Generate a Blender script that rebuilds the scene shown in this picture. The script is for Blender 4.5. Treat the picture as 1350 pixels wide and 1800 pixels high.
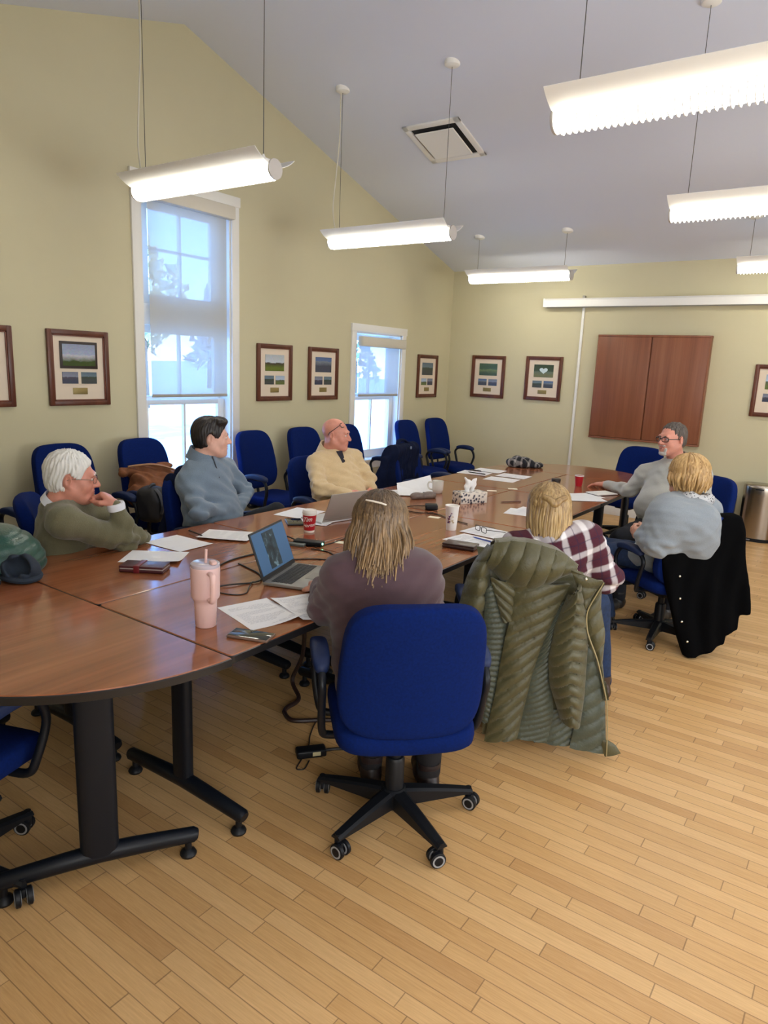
import bpy, bmesh, math, random
import numpy as np
from mathutils import Vector, Matrix, Euler

for _o in list(bpy.data.objects):
    bpy.data.objects.remove(_o, do_unlink=True)
random.seed(7)
SC = bpy.context.scene
COL = SC.collection
PI = math.pi
R = math.radians

# ------------------------------------------------------------------ camera
cam_d = bpy.data.cameras.new('camera')
cam = bpy.data.objects.new('camera', cam_d)
COL.objects.link(cam)
cam_d.sensor_fit = 'HORIZONTAL'
cam_d.sensor_width = 36.0
cam_d.lens = 36.0 * 1219.6 / 1350.0
cam_d.clip_start = 0.05
cam_d.clip_end = 300
_mr = Matrix(((0.81463, -0.15191, 0.55973), (0.57853, 0.14480, -0.80270), (0.04089, 0.97773, 0.20584)))
cam.matrix_world = Matrix.Translation((0, 0, 1.68)) @ _mr.to_4x4()
SC.camera = cam

# ------------------------------------------------------------------ colour management
SC.view_settings.view_transform = 'Standard'
SC.view_settings.look = 'None'
SC.view_settings.gamma = 1.0
SC.view_settings.exposure = 0.52
SC.view_settings.use_curve_mapping = False
SC.cycles.use_denoising = True
SC.cycles.max_bounces = 10
SC.cycles.diffuse_bounces = 5
SC.cycles.glossy_bounces = 4
SC.cycles.transmission_bounces = 8
SC.cycles.transparent_max_bounces = 12
SC.cycles.caustics_reflective = False
SC.cycles.caustics_refractive = False
SC.cycles.sample_clamp_indirect = 6.0

# ------------------------------------------------------------------ sky, sun, daylight
SKY_STRENGTH = 7.0
LAMP_STRENGTH = 15.0
DAYLIGHT_RIGHT = 150.0
DAYLIGHT_REAR = 110.0
world = bpy.data.worlds.new('winter_sky')
SC.world = world
world.use_nodes = True
_n = world.node_tree
_n.nodes.clear()
_out = _n.nodes.new('ShaderNodeOutputWorld')
_bg = _n.nodes.new('ShaderNodeBackground')
_tc = _n.nodes.new('ShaderNodeTexCoord')
_sp = _n.nodes.new('ShaderNodeSeparateXYZ')
_rp = _n.nodes.new('ShaderNodeValToRGB')
_n.links.new(_tc.outputs['Generated'], _sp.inputs[0])
_n.links.new(_sp.outputs['Z'], _rp.inputs[0])
_rp.color_ramp.elements[0].position = 0.0
_rp.color_ramp.elements[0].color = (0.75, 0.88, 1.0, 1)
_rp.color_ramp.elements[1].position = 0.45
_rp.color_ramp.elements[1].color = (0.12, 0.34, 0.85, 1)
_e = _rp.color_ramp.elements.new(0.06)
_e.color = (0.34, 0.60, 1.0, 1)
_e = _rp.color_ramp.elements.new(0.16)
_e.color = (0.15, 0.38, 0.92, 1)
_n.links.new(_rp.outputs[0], _bg.inputs[0])
_bg.inputs[1].default_value = SKY_STRENGTH
_n.links.new(_bg.outputs[0], _out.inputs[0])

def lamp_object(name, kind, loc, rot, energy, color, size=None, size_y=None):
    d = bpy.data.lights.new(name, kind)
    d.energy = energy
    d.color = color
    if kind == 'AREA':
        d.shape = 'RECTANGLE'
        d.size = size
        d.size_y = size_y
    o = bpy.data.objects.new(name, d)
    COL.objects.link(o)
    o.location = loc
    o.rotation_euler = rot
    return o

_s = lamp_object('sun', 'SUN', (-10, 20, 15), (R(62), 0, R(172)), 3.0, (1.0, 0.95, 0.86))
_s.data.angle = R(0.6)
# daylight coming in through the big windows on the right and behind the photographer
lamp_object('daylight_right_window', 'AREA', (3.42, 3.6, 1.75), (0, R(114), 0), DAYLIGHT_RIGHT, (0.88, 0.94, 1.0), 1.7, 4.2)
lamp_object('daylight_rear_window', 'AREA', (1.6, -0.42, 1.75), (R(104), 0, 0), DAYLIGHT_REAR, (0.93, 0.96, 1.0), 3.2, 1.8)

# ------------------------------------------------------------------ tagging helpers
def tag(o, label=None, cat=None, group=None, kind=None):
    if label: o['label'] = label
    if cat: o['category'] = cat
    if group: o['group'] = group
    if kind: o['kind'] = kind
    return o

def thing(name, label, cat, loc=(0, 0, 0), rz=0.0, group=None):
    o = bpy.data.objects.new(name, None)
    COL.objects.link(o)
    o.empty_display_size = 0.1
    o.location = loc
    o.rotation_euler = (0, 0, rz)
    return tag(o, label, cat, group)

def children_of(o):
    return list(o.children)

def copy_tree(o, parent=None):
    c = o.copy()
    COL.objects.link(c)
    if parent is not None:
        c.parent = parent
    for ch in children_of(o):
        copy_tree(ch, c)
    return c

# ------------------------------------------------------------------ materials
class NT:
    def __init__(s, m):
        m.use_nodes = True
        s.t = m.node_tree
        s.b = s.t.nodes.get('Principled BSDF')
        s.o = s.t.nodes.get('Material Output')
    def n(s, kind, **kw):
        x = s.t.nodes.new(kind)
        for k, v in kw.items():
            setattr(x, k, v)
        return x
    def l(s, a, b):
        s.t.links.new(a, b)
    def val(s, x, inp):
        if hasattr(x, 'is_output') or isinstance(x, bpy.types.NodeSocket):
            s.l(x, inp)
        else:
            inp.default_value = x
    def math(s, op, a, b=None, c=None):
        x = s.n('ShaderNodeMath', operation=op)
        s.val(a, x.inputs[0])
        if b is not None: s.val(b, x.inputs[1])
        if c is not None: s.val(c, x.inputs[2])
        return x.outputs[0]
    def mix(s, f, a, b, blend='MIX'):
        x = s.n('ShaderNodeMix', data_type='RGBA', blend_type=blend)
        s.val(f, x.inputs[0])
        s.val(a, x.inputs[6])
        s.val(b, x.inputs[7])
        return x.outputs[2]
    def coord(s, which='Object', scale=(1, 1, 1), rot=(0, 0, 0)):
        t = s.n('ShaderNodeTexCoord')
        m = s.n('ShaderNodeMapping')
        m.inputs['Scale'].default_value = scale
        m.inputs['Rotation'].default_value = rot
        s.l(t.outputs[which], m.inputs[0])
        return m.outputs[0]
    def noise(s, vec, scale, detail=3.0, rough=0.5, dist=0.0):
        x = s.n('ShaderNodeTexNoise')
        if vec is not None: s.l(vec, x.inputs['Vector'])
        x.inputs['Scale'].default_value = scale
        x.inputs['Detail'].default_value = detail
        x.inputs['Roughness'].default_value = rough
        x.inputs['Distortion'].default_value = dist
        return x
    def ramp(s, fac, stops):
        x = s.n('ShaderNodeValToRGB')
        s.l(fac, x.inputs[0])
        e = x.color_ramp.elements
        e[0].position, e[0].color = stops[0][0], c4(stops[0][1])
        e[1].position, e[1].color = stops[-1][0], c4(stops[-1][1])
        for p, c in stops[1:-1]:
            q = e.new(p)
            q.color = c4(c)
        return x.outputs[0]
    def bump(s, h, strength=0.3, dist=0.01):
        x = s.n('ShaderNodeBump')
        x.inputs['Strength'].default_value = strength
        x.inputs['Distance'].default_value = dist
        s.l(h, x.inputs['Height'])
        s.l(x.outputs[0], s.b.inputs['Normal'])

def c4(c):
    return (c[0], c[1], c[2], 1.0)

def srgb(r, g, b):
    f = lambda v: (v / 255.0 / 12.92) if v <= 10.3 else ((v / 255.0 + 0.055) / 1.055) ** 2.4
    return (f(r), f(g), f(b))

_mc = {}
def M(name, col=None, rough=0.5, metal=0.0, var=0.0, vscale=8.0, bump=0.0, bscale=200.0, bdist=0.003,
      coat=0.0, sheen=0.0, emit=None, estr=0.0, island=0.0, spec=None):
    if name in _mc:
        return _mc[name]
    m = bpy.data.materials.new(name)
    _mc[name] = m
    t = NT(m)
    b = t.b
    b.inputs['Base Color'].default_value = c4(col)
    b.inputs['Roughness'].default_value = rough
    b.inputs['Metallic'].default_value = metal
    b.inputs['Coat Weight'].default_value = coat
    if spec is not None: b.inputs['Specular IOR Level'].default_value = spec
    if sheen:
        b.inputs['Sheen Weight'].default_value = sheen
        b.inputs['Sheen Roughness'].default_value = 0.6
    cur = None
    if var:
        v = t.noise(t.coord('Object'), vscale, 4.0, 0.6)
        lo = tuple(max(0, c * (1 - var)) for c in col)
        hi = tuple(min(1, c * (1 + var)) for c in col)
        cur = t.ramp(v.outputs['Fac'], [(0.3, lo), (0.7, hi)])
    if island:
        g = t.n('ShaderNodeNewGeometry')
        lo = tuple(max(0, c * (1 - island)) for c in col)
        hi = tuple(min(1, c * (1 + island)) for c in col)
        cur = t.ramp(g.outputs['Random Per Island'], [(0.0, lo), (1.0, hi)])
    if cur is not None:
        t.l(cur, b.inputs['Base Color'])
    if bump:
        h = t.noise(t.coord('Object'), bscale, 3.0, 0.6)
        t.bump(h.outputs['Fac'], bump, bdist)
    if emit is not None:
        b.inputs['Emission Color'].default_value = c4(emit)
        b.inputs['Emission Strength'].default_value = estr
    return m

# ------------------------------------------------------------------ mesh builder
class MB:
    def __init__(s):
        s.v = []
        s.f = []
        s.m = []
        s.T = Matrix.Identity(4)
        s.mi = 0
    def add(s, vs, fs):
        k = len(s.v)
        for p in vs:
            s.v.append(tuple(s.T @ Vector(p)))
        for f in fs:
            s.f.append(tuple(i + k for i in f))
            s.m.append(s.mi)
        return s
    def box(s, c, size, bevel=0.0, seg=2, rot=None):
        b = bmesh.new()
        bmesh.ops.create_cube(b, size=1.0)
        for v in b.verts:
            v.co = Vector((v.co.x * size[0], v.co.y * size[1], v.co.z * size[2]))
        if bevel:
            bmesh.ops.bevel(b, geom=list(b.edges), offset=bevel, segments=seg, profile=0.5, affect='EDGES')
        m = Matrix.Translation(c)
        if rot is not None:
            m = m @ Euler(rot).to_matrix().to_4x4()
        b.verts.ensure_lookup_table()
        b.verts.index_update()
        vs = [m @ v.co for v in b.verts]
        fs = [[v.index for v in f.verts] for f in b.faces]
        b.free()
        return s.add(vs, fs)
    def rings(s, rings, caps=True, closed=False):
        n = len(rings[0])
        vs = [p for r in rings for p in r]
        fs = []
        m = len(rings)
        for i in range(m if closed else m - 1):
            a, b = i * n, ((i + 1) % m) * n
            for j in range(n):
                k = (j + 1) % n
                fs.append((a + j, a + k, b + k, b + j))
        if caps and not closed:
            fs.append(tuple(reversed(range(n))))
            fs.append(tuple(range((m - 1) * n, m * n)))
        return s.add(vs, fs)
    def tube(s, pts, r, n=8, caps=True, closed=False, flat=1.0, up=None):
        pts = [Vector(p) for p in pts]
        rs = r if isinstance(r, (list, tuple)) else [r] * len(pts)
        rings = []
        pu = None
        for i, p in enumerate(pts):
            if closed:
                d = pts[(i + 1) % len(pts)] - pts[i - 1]
            else:
                d = pts[min(i + 1, len(pts) - 1)] - pts[max(i - 1, 0)]
            if d.length < 1e-9: d = Vector((0, 0, 1))
            d.normalize()
            if up is not None:
                u = Vector(up)
            elif pu is None:
                u = Vector((0, 0, 1)) if abs(d.z) < 0.9 else Vector((1, 0, 0))
            else:
                u = pu
            u = (u - d * u.dot(d))
            if u.length < 1e-6: u = d.orthogonal()
            u.normalize()
            pu = u
            w = d.cross(u)
            rings.append([p + u * (math.cos(2 * PI * j / n) * rs[i] * flat) + w * (math.sin(2 * PI * j / n) * rs[i]) for j in range(n)])
        return s.rings(rings, caps, closed)
    def lathe(s, prof, c=(0, 0, 0), n=24, axis='z', caps=True):
        rings = []
        for r, z in prof:
            ring = []
            for j in range(n):
                a = 2 * PI * j / n
                x, y = r * math.cos(a), r * math.sin(a)
                p = {'z': (x, y, z), 'x': (z, x, y), 'y': (y, z, x)}[axis]
                ring.append((p[0] + c[0], p[1] + c[1], p[2] + c[2]))
            rings.append(ring)
        return s.rings(rings, caps)
    def sq(s, c, r, e1=0.4, e2=0.4, nu=24, nv=14, deform=None, rot=None):
        def pw(v, e): return math.copysign(abs(v) ** e, v)
        mr = Euler(rot).to_matrix() if rot is not None else None
        rings = []
        for i in range(nv + 1):
            ph = -PI / 2 + PI * i / nv
            ph = max(-PI / 2 + 1e-3, min(PI / 2 - 1e-3, ph))
            cz, sz = pw(math.cos(ph), e1), pw(math.sin(ph), e1)
            ring = []
            for j in range(nu):
                a = 2 * PI * j / nu
                p = Vector((r[0] * cz * pw(math.cos(a), e2), r[1] * cz * pw(math.sin(a), e2), r[2] * sz))
                if deform: p = Vector(deform(p))
                if mr: p = mr @ p
                ring.append(p + Vector(c))
            rings.append(ring)
        return s.rings(rings)
    def prism(s, outline, z0, z1):
        n = len(outline)
        vs = [(x, y, z0) for x, y in outline] + [(x, y, z1) for x, y in outline]
        fs = [tuple(reversed(range(n))), tuple(range(n, 2 * n))]
        for j in range(n):
            k = (j + 1) % n
            fs.append((j, k, n + k, n + j))
        return s.add(vs, fs)
    def sheet(s, P, th=0.0, nrm=None):
        # P: rows of points; th gives it a back face th behind (along nrm or vertex normals)
        P = [[Vector(p) for p in row] for row in P]
        a, b = len(P), len(P[0])
        vs = [p for row in P for p in row]
        fs = [(i * b + j, i * b + j + 1, (i + 1) * b + j + 1, (i + 1) * b + j) for i in range(a - 1) for j in range(b - 1)]
        if th:
            k = len(vs)
            for i in range(a):
                for j in range(b):
                    if nrm is not None:
                        nn = Vector(nrm)
                    else:
                        du = P[min(i + 1, a - 1)][j] - P[max(i - 1, 0)][j]
                        dv = P[i][min(j + 1, b - 1)] - P[i][max(j - 1, 0)]
                        nn = du.cross(dv)
                        if nn.length > 0: nn.normalize()
                    vs.append(P[i][j] - nn * th)
            fs += [(k + i * b + j, k + (i + 1) * b + j, k + (i + 1) * b + j + 1, k + i * b + j + 1) for i in range(a - 1) for j in range(b - 1)]
            for j in range(b - 1):
                fs.append((j, k + j, k + j + 1, j + 1))
                q = (a - 1) * b
                fs.append((q + j, q + j + 1, k + q + j + 1, k + q + j))
            for i in range(a - 1):
                fs.append((i * b, (i + 1) * b, k + (i + 1) * b, k + i * b))
                q = b - 1
                fs.append((i * b + q, k + i * b + q, k + (i + 1) * b + q, (i + 1) * b + q))
        return s.add(vs, fs)
    def build(s, name, mats, parent=None, sharp=38, loc=None):
        me = bpy.data.meshes.new(name)
        me.from_pydata(s.v, [], s.f)
        if not isinstance(mats, (list, tuple)): mats = [mats]
        for m in mats: me.materials.append(m)
        if len(mats) > 1:
            me.polygons.foreach_set('material_index', s.m)
        b = bmesh.new()
        b.from_mesh(me)
        bmesh.ops.recalc_face_normals(b, faces=b.faces)
        b.to_mesh(me)
        b.free()
        me.polygons.foreach_set('use_smooth', [True] * len(me.polygons))
        me.set_sharp_from_angle(angle=R(sharp))
        me.update()
        o = bpy.data.objects.new(name, me)
        COL.objects.link(o)
        if parent is not None: o.parent = parent
        if loc is not None: o.location = loc
        return o

def np_mesh(name, V, Q, mats, parent=None, mi=None):
    me = bpy.data.meshes.new(name)
    V = np.asarray(V, dtype=np.float32)
    Q = np.asarray(Q, dtype=np.int32)
    me.vertices.add(len(V))
    me.vertices.foreach_set('co', V.ravel())
    me.loops.add(Q.size)
    me.loops.foreach_set('vertex_index', Q.ravel())
    me.polygons.add(len(Q))
    me.polygons.foreach_set('loop_start', np.arange(0, Q.size, Q.shape[1], dtype=np.int32))
    me.polygons.foreach_set('use_smooth', np.ones(len(Q), dtype=bool))
    if not isinstance(mats, (list, tuple)): mats = [mats]
    for m in mats: me.materials.append(m)
    if mi is not None:
        me.polygons.foreach_set('material_index', np.asarray(mi, dtype=np.int32))
    me.update(calc_edges=True)
    me.validate()
    o = bpy.data.objects.new(name, me)
    COL.objects.link(o)
    if parent is not None: o.parent = parent
    return o

def bez(p, n=16):
    # Catmull-Rom through the points
    p = [Vector(q) for q in p]
    out = []
    for i in range(len(p) - 1):
        p0, p1, p2, p3 = p[max(i - 1, 0)], p[i], p[i + 1], p[min(i + 2, len(p) - 1)]
        for k in range(n):
            t = k / n
            out.append(0.5 * ((2 * p1) + (p2 - p0) * t + (2 * p0 - 5 * p1 + 4 * p2 - p3) * t * t + (3 * p1 - p0 - 3 * p2 + p3) * t ** 3))
    out.append(p[-1])
    return out

# ================================================================== setting materials
XL, YB, XR, YF = -4.94, 8.5, 3.5, -0.5
RIDGE_Y, RIDGE_Z, EAVE_Z = 4.05, 4.255, 2.955
SLOPE = (RIDGE_Z - EAVE_Z) / (YB - RIDGE_Y)
def ceil_z(y): return RIDGE_Z - SLOPE * abs(y - RIDGE_Y)

def floor_material():
    m = bpy.data.materials.new('maple_strip_floor')
    t = NT(m)
    tc = t.n('ShaderNodeTexCoord')
    sp = t.n('ShaderNodeSeparateXYZ')
    t.l(tc.outputs['Object'], sp.inputs[0])
    x, y = sp.outputs[0], sp.outputs[1]
    W = 0.0572
    ry = t.math('DIVIDE', y, W)
    row = t.math('FLOOR', ry)
    fy = t.math('SUBTRACT', ry, row)
    wn = t.n('ShaderNodeTexWhiteNoise', noise_dimensions='1D')
    t.l(row, wn.inputs['W'])
    ln = t.math('MULTIPLY_ADD', wn.outputs['Value'], 0.28, 0.42)
    wn2 = t.n('ShaderNodeTexWhiteNoise', noise_dimensions='1D')
    t.l(t.math('ADD', row, 71.3), wn2.inputs['W'])
    ux = t.math('ADD', t.math('DIVIDE', x, ln), t.math('MULTIPLY', wn2.outputs['Value'], 9.0))
    col = t.math('FLOOR', ux)
    fx = t.math('SUBTRACT', ux, col)
    cb = t.n('ShaderNodeCombineXYZ')
    t.l(row, cb.inputs[0]); t.l(col, cb.inputs[1])
    wb = t.n('ShaderNodeTexWhiteNoise', noise_dimensions='2D')
    t.l(cb.outputs[0], wb.inputs['Vector'])
    base = t.ramp(wb.outputs['Value'], [(0.0, srgb(198, 154, 98)), (0.25, srgb(213, 172, 114)), (0.6, srgb(221, 182, 125)), (1.0, srgb(232, 196, 142))])
    # grain, stretched along each strip
    g = t.noise(t.coord('Object', (5.0, 90.0, 1.0)), 2.0, 5.0, 0.65, 0.3)
    base = t.mix(0.35, base, t.ramp(g.outputs['Fac'], [(0.3, srgb(186, 142, 88)), (0.7, srgb(226, 188, 134))]), 'MULTIPLY')
    base = t.mix(0.25, base, t.ramp(g.outputs['Fac'], [(0.3, srgb(190, 146, 92)), (0.7, srgb(232, 196, 146))]))
    # worn grey patches where the varnish has gone
    w = t.noise(t.coord('Object'), 0.8, 5.0, 0.6, 0.4)
    wf = t.ramp(w.outputs['Fac'], [(0.5, (0, 0, 0)), (0.75, (1, 1, 1))])
    base = t.mix(t.math('MULTIPLY', wf, 0.25), base, c4(srgb(176, 150, 116)))
    ey = t.math('MINIMUM', fy, t.math('SUBTRACT', 1.0, fy))
    ex = t.math('MULTIPLY', t.math('MINIMUM', fx, t.math('SUBTRACT', 1.0, fx)), 8.0)
    gap = t.math('LESS_THAN', t.math('MINIMUM', ey, ex), 0.026)
    base = t.mix(t.math('MULTIPLY', gap, 0.55), base, c4(srgb(84, 54, 28)))
    t.l(base, t.b.inputs['Base Color'])
    rr = t.math('MULTIPLY_ADD', w.outputs['Fac'], 0.22, 0.3)
    t.l(rr, t.b.inputs['Roughness'])
    t.b.inputs['Specular IOR Level'].default_value = 0.42
    t.bump(t.math('SUBTRACT', 1.0, gap), 0.25, 0.002)
    return m

def walnut(name, axis, dark, mid, light, rough=0.3, coat=0.0, streak=5.0):
    m = bpy.data.materials.new(name)
    t = NT(m)
    sc = {'y': (streak * 2.2, 0.45, 3.0), 'z': (streak * 2.2, 3.0, 0.35), 'x': (0.45, streak * 2.2, 3.0)}[axis]
    a = t.noise(t.coord('Object', sc), 1.0, 3.0, 0.55, 0.25)
    sc2 = tuple(v * 7 for v in sc)
    b = t.noise(t.coord('Object', sc2), 1.0, 4.0, 0.6, 0.2)
    c = t.ramp(a.outputs['Fac'], [(0.28, dark), (0.5, mid), (0.72, light)])
    d = t.ramp(b.outputs['Fac'], [(0.3, tuple(v * 0.78 for v in mid)), (0.7, tuple(min(1, v * 1.18) for v in mid))])
    t.l(t.mix(0.4, c, d), t.b.inputs['Base Color'])
    t.b.inputs['Roughness'].default_value = rough
    t.b.inputs['Coat Weight'].default_value = coat
    t.b.inputs['Coat Roughness'].default_value = 0.08
    return m

M_FLOOR = floor_material()
M_WALL = M('wall_paint', srgb(201, 193, 160), 0.75, var=0.02, vscale=1.5, bump=0.05, bscale=300, bdist=0.001)
M_CEIL = M('ceiling_paint', srgb(222, 228, 244), 0.85)
M_TRIM = M('trim_paint', srgb(232, 230, 224), 0.45)
M_WHITE = M('white_enamel', srgb(238, 236, 230), 0.35)
M_TABLE = walnut('table_laminate', 'y', srgb(116, 66, 42), srgb(147, 88, 56), srgb(172, 110, 72), 0.16, 0.25)
M_CABINET = walnut('cabinet_laminate', 'z', srgb(108, 62, 40), srgb(134, 80, 54), srgb(154, 98, 68), 0.4)
M_BLACK = M('black_plastic', (0.006, 0.007, 0.010), 0.45, spec=0.3)
M_BLACKMETAL = M('black_powder_coat', (0.005, 0.007, 0.012), 0.42, spec=0.3)
M_SNOW = M('snow', (0.9, 0.92, 0.95), 0.9)

def glass_material():
    m = bpy.data.materials.new('window_glass')
    t = NT(m)
    tr = t.n('ShaderNodeBsdfTransparent')
    tr.inputs[0].default_value = (0.93, 0.97, 1.0, 1)
    gl = t.n('ShaderNodeBsdfGlossy')
    gl.inputs['Roughness'].default_value = 0.02
    mx = t.n('ShaderNodeMixShader')
    mx.inputs[0].default_value = 0.06
    t.l(tr.outputs[0], mx.inputs[1]); t.l(gl.outputs[0], mx.inputs[2])
    t.l(mx.outputs[0], t.o.inputs[0])
    return m
M_GLASS = glass_material()

def shade_material():
    m = bpy.data.materials.new('roller_shade_weave')
    t = NT(m)
    tr = t.n('ShaderNodeBsdfTransparent')
    tr.inputs[0].default_value = (0.9, 0.95, 1.0, 1)
    df = t.n('ShaderNodeBsdfDiffuse')
    df.inputs[0].default_value = c4(srgb(206, 202, 190))
    tl = t.n('ShaderNodeBsdfTranslucent')
    tl.inputs[0].default_value = c4(srgb(180, 180, 172))
    a = t.n('ShaderNodeMixShader')
    a.inputs[0].default_value = 0.28
    t.l(df.outputs[0], a.inputs[1]); t.l(tl.outputs[0], a.inputs[2])
    b = t.n('ShaderNodeMixShader')
    b.inputs[0].default_value = 0.12
    t.l(a.outputs[0], b.inputs[1]); t.l(tr.outputs[0], b.inputs[2])
    t.l(b.outputs[0], t.o.inputs[0])
    return m
M_SHADE = shade_material()

# ================================================================== room shell
def struct(o): return tag(o, kind='structure')

mb = MB().box(((XL + XR) / 2, (YF + YB) / 2, -0.05), (XR - XL + 0.4, YB - YF + 0.4, 0.1))
struct(mb.build('floor', M_FLOOR))

TYZ = Matrix(((0, 0, 1, 0), (1, 0, 0, 0), (0, 1, 0, 0), (0, 0, 0, 1)))  # (y, z, x) outline -> world
W1 = (3.58, 4.52, 0.58, 3.00)
W2 = (6.38, 7.30, 0.58, 2.05)
mb = MB(); mb.T = TYZ
def yz(poly): mb.prism(poly, XL - 0.2, XL)
yz([(YF, 0), (W1[0], 0), (W1[0], ceil_z(W1[0]) + .02), (YF, ceil_z(YF) + .02)])
yz([(W1[0], 0), (W1[1], 0), (W1[1], W1[2]), (W1[0], W1[2])])
yz([(W1[0], W1[3]), (W1[1], W1[3]), (W1[1], ceil_z(W1[1]) + .02), (RIDGE_Y, RIDGE_Z + .02), (W1[0], ceil_z(W1[0]) + .02)])
yz([(W1[1], 0), (W2[0], 0), (W2[0], ceil_z(W2[0]) + .02), (W1[1], ceil_z(W1[1]) + .02)])
yz([(W2[0], 0), (W2[1], 0), (W2[1], W2[2]), (W2[0], W2[2])])
yz([(W2[0], W2[3]), (W2[1], W2[3]), (W2[1], ceil_z(W2[1]) + .02), (W2[0], ceil_z(W2[0]) + .02)])
yz([(W2[1], 0), (YB + .2, 0), (YB + .2, ceil_z(YB) + .02), (W2[1], ceil_z(W2[1]) + .02)])
struct(mb.build('wall_left', M_WALL))
mb = MB().box(((XL + XR) / 2, YB + 0.1, 1.6), (XR - XL, 0.2, 3.2))
struct(mb.build('wall_back', M_WALL))
mb = MB(); mb.T = TYZ
mb.prism([(YF, 0), (YB, 0), (YB, ceil_z(YB)), (RIDGE_Y, RIDGE_Z), (YF, ceil_z(YF))], XR, XR + 0.2)
struct(mb.build('wall_right', M_WALL))
mb = MB().box(((XL + XR) / 2, YF - 0.1, 1.6), (XR - XL, 0.2, 3.2))
struct(mb.build('wall_front', M_WALL))
mb = MB(); mb.T = TYZ
a = 0.12
mb.prism([(YF - .2, ceil_z(YF - .2)), (RIDGE_Y, RIDGE_Z), (YB + .2, ceil_z(YB + .2)), (YB + .2, ceil_z(YB + .2) + a), (RIDGE_Y, RIDGE_Z + a), (YF - .2, ceil_z(YF - .2) + a)], XL - .2, XR + .2)
struct(mb.build('ceiling', M_CEIL))

mb = MB()
mb.box(((XL + XR) / 2, YB - 0.009, 0.06), (XR - XL, 0.018, 0.12), 0.004)
struct(mb.build('baseboard_back', M_TRIM))
mb = MB()
mb.box((XL + 0.009, (YF + YB) / 2, 0.06), (0.018, YB - YF - 0.04, 0.12), 0.004)
struct(mb.build('baseboard_left', M_TRIM))

# ------------------------------------------------------------------ windows
def window(idx, w, trim_l, upper):
    y0, y1, z0, z1 = w
    xs = XL - 0.12
    root = bpy.data.objects.new('window_%d' % idx, None)
    COL.objects.link(root)
    struct(root)
    root.location = (XL, (y0 + y1) / 2, z0)
    bpy.context.view_layer.update()
    off = Vector(root.location)
    def part(mb, name, mat, par=root):
        mb.v = [tuple(Vector(v) - off) for v in mb.v]
        return struct(mb.build(name, mat, par))
    # casing boards on the room side
    mb = MB()
    cw = 0.085
    mb.box((XL + 0.011, y0 - cw / 2, (z0 + z1) / 2 + .03), (0.022, cw, z1 - z0 + .06), 0.003)
    mb.box((XL + 0.011, y1 + cw / 2, (z0 + z1) / 2 + .03), (0.022, cw, z1 - z0 + .06), 0.003)
    mb.box((XL + 0.014, (y0 + y1) / 2, z1 + cw / 2), (0.028, y1 - y0 + 2 * cw + .02, cw), 0.003)
    mb.box((XL + 0.011, (y0 + y1) / 2, z0 - 0.07), (0.022, y1 - y0 + 2 * cw, 0.09), 0.003)
    part(mb, 'casing', M_TRIM)
    mb = MB()
    mb.box((XL - 0.04, (y0 + y1) / 2, z0 - 0.012), (0.2, y1 - y0 + 0.2, 0.026), 0.006)
    part(mb, 'sill', M_TRIM)
    mb = MB()   # jamb liners
    mb.box((XL - 0.1, y0 + 0.008, (z0 + z1) / 2), (0.199, 0.016, z1 - z0))
    mb.box((XL - 0.1, y1 - 0.008, (z0 + z1) / 2), (0.199, 0.016, z1 - z0))
    mb.box((XL - 0.1, (y0 + y1) / 2, z1 - 0.008), (0.199, y1 - y0, 0.016))
    part(mb, 'jamb', M_TRIM)
    def sash(za, zb, x, name, ms, fw=0.1, rails=(0.07, 0.07), hz=None):
        ya, yb = y0 + 0.016, y1 - 0.016
        mb = MB()
        mb.box((x, ya + fw / 2, (za + zb) / 2), (0.04, fw, zb - za), 0.004)
        mb.box((x, yb - fw / 2, (za + zb) / 2), (0.04, fw, zb - za), 0.004)
        mb.box((x, (ya + yb) / 2, za + rails[0] / 2), (0.038, yb - ya, rails[0]), 0.004)
        mb.box((x, (ya + yb) / 2, zb - rails[1] / 2), (0.038, yb - ya, rails[1]), 0.004)
        s = part(mb, name, M_TRIM)
        mb = MB()
        mb.box((x, (ya + yb) / 2, (za + zb) / 2), (0.03, 0.022, zb - za - .04))
        if hz: mb.box((x, (ya + yb) / 2, (za + zb) / 2), (0.03, yb - ya - .04, 0.022))
        g = part(mb, 'muntin', M_TRIM, s)
        mb = MB()
        mb.box((x, (ya + yb) / 2, (za + zb) / 2), (0.006, yb - ya - .1, zb - za - .08))
        part(mb, 'pane', M_GLASS, s)
    if upper:
        sash(2.10, z1 - 0.02, xs, 'upper_sash', 1, 0.125, (0.08, 0.14), True)
        mb = MB().box((xs, (y0 + y1) / 2, 2.02), (0.1, y1 - y0 - .03, 0.17), 0.004)
        part(mb, 'transom_bar', M_TRIM)
        top = 1.94
    else:
        top = z1 - 0.02
    mid = 1.30
    sash(mid - 0.02, top, xs - 0.03, 'top_sash', 1, 0.07)
    sash(z0 + 0.005, mid + 0.02, xs + 0.02, 'bottom_sash', 1, 0.075, (0.09, 0.045))
    return root

window(1, W1, 0, True)
window(2, W2, 0, False)

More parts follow.
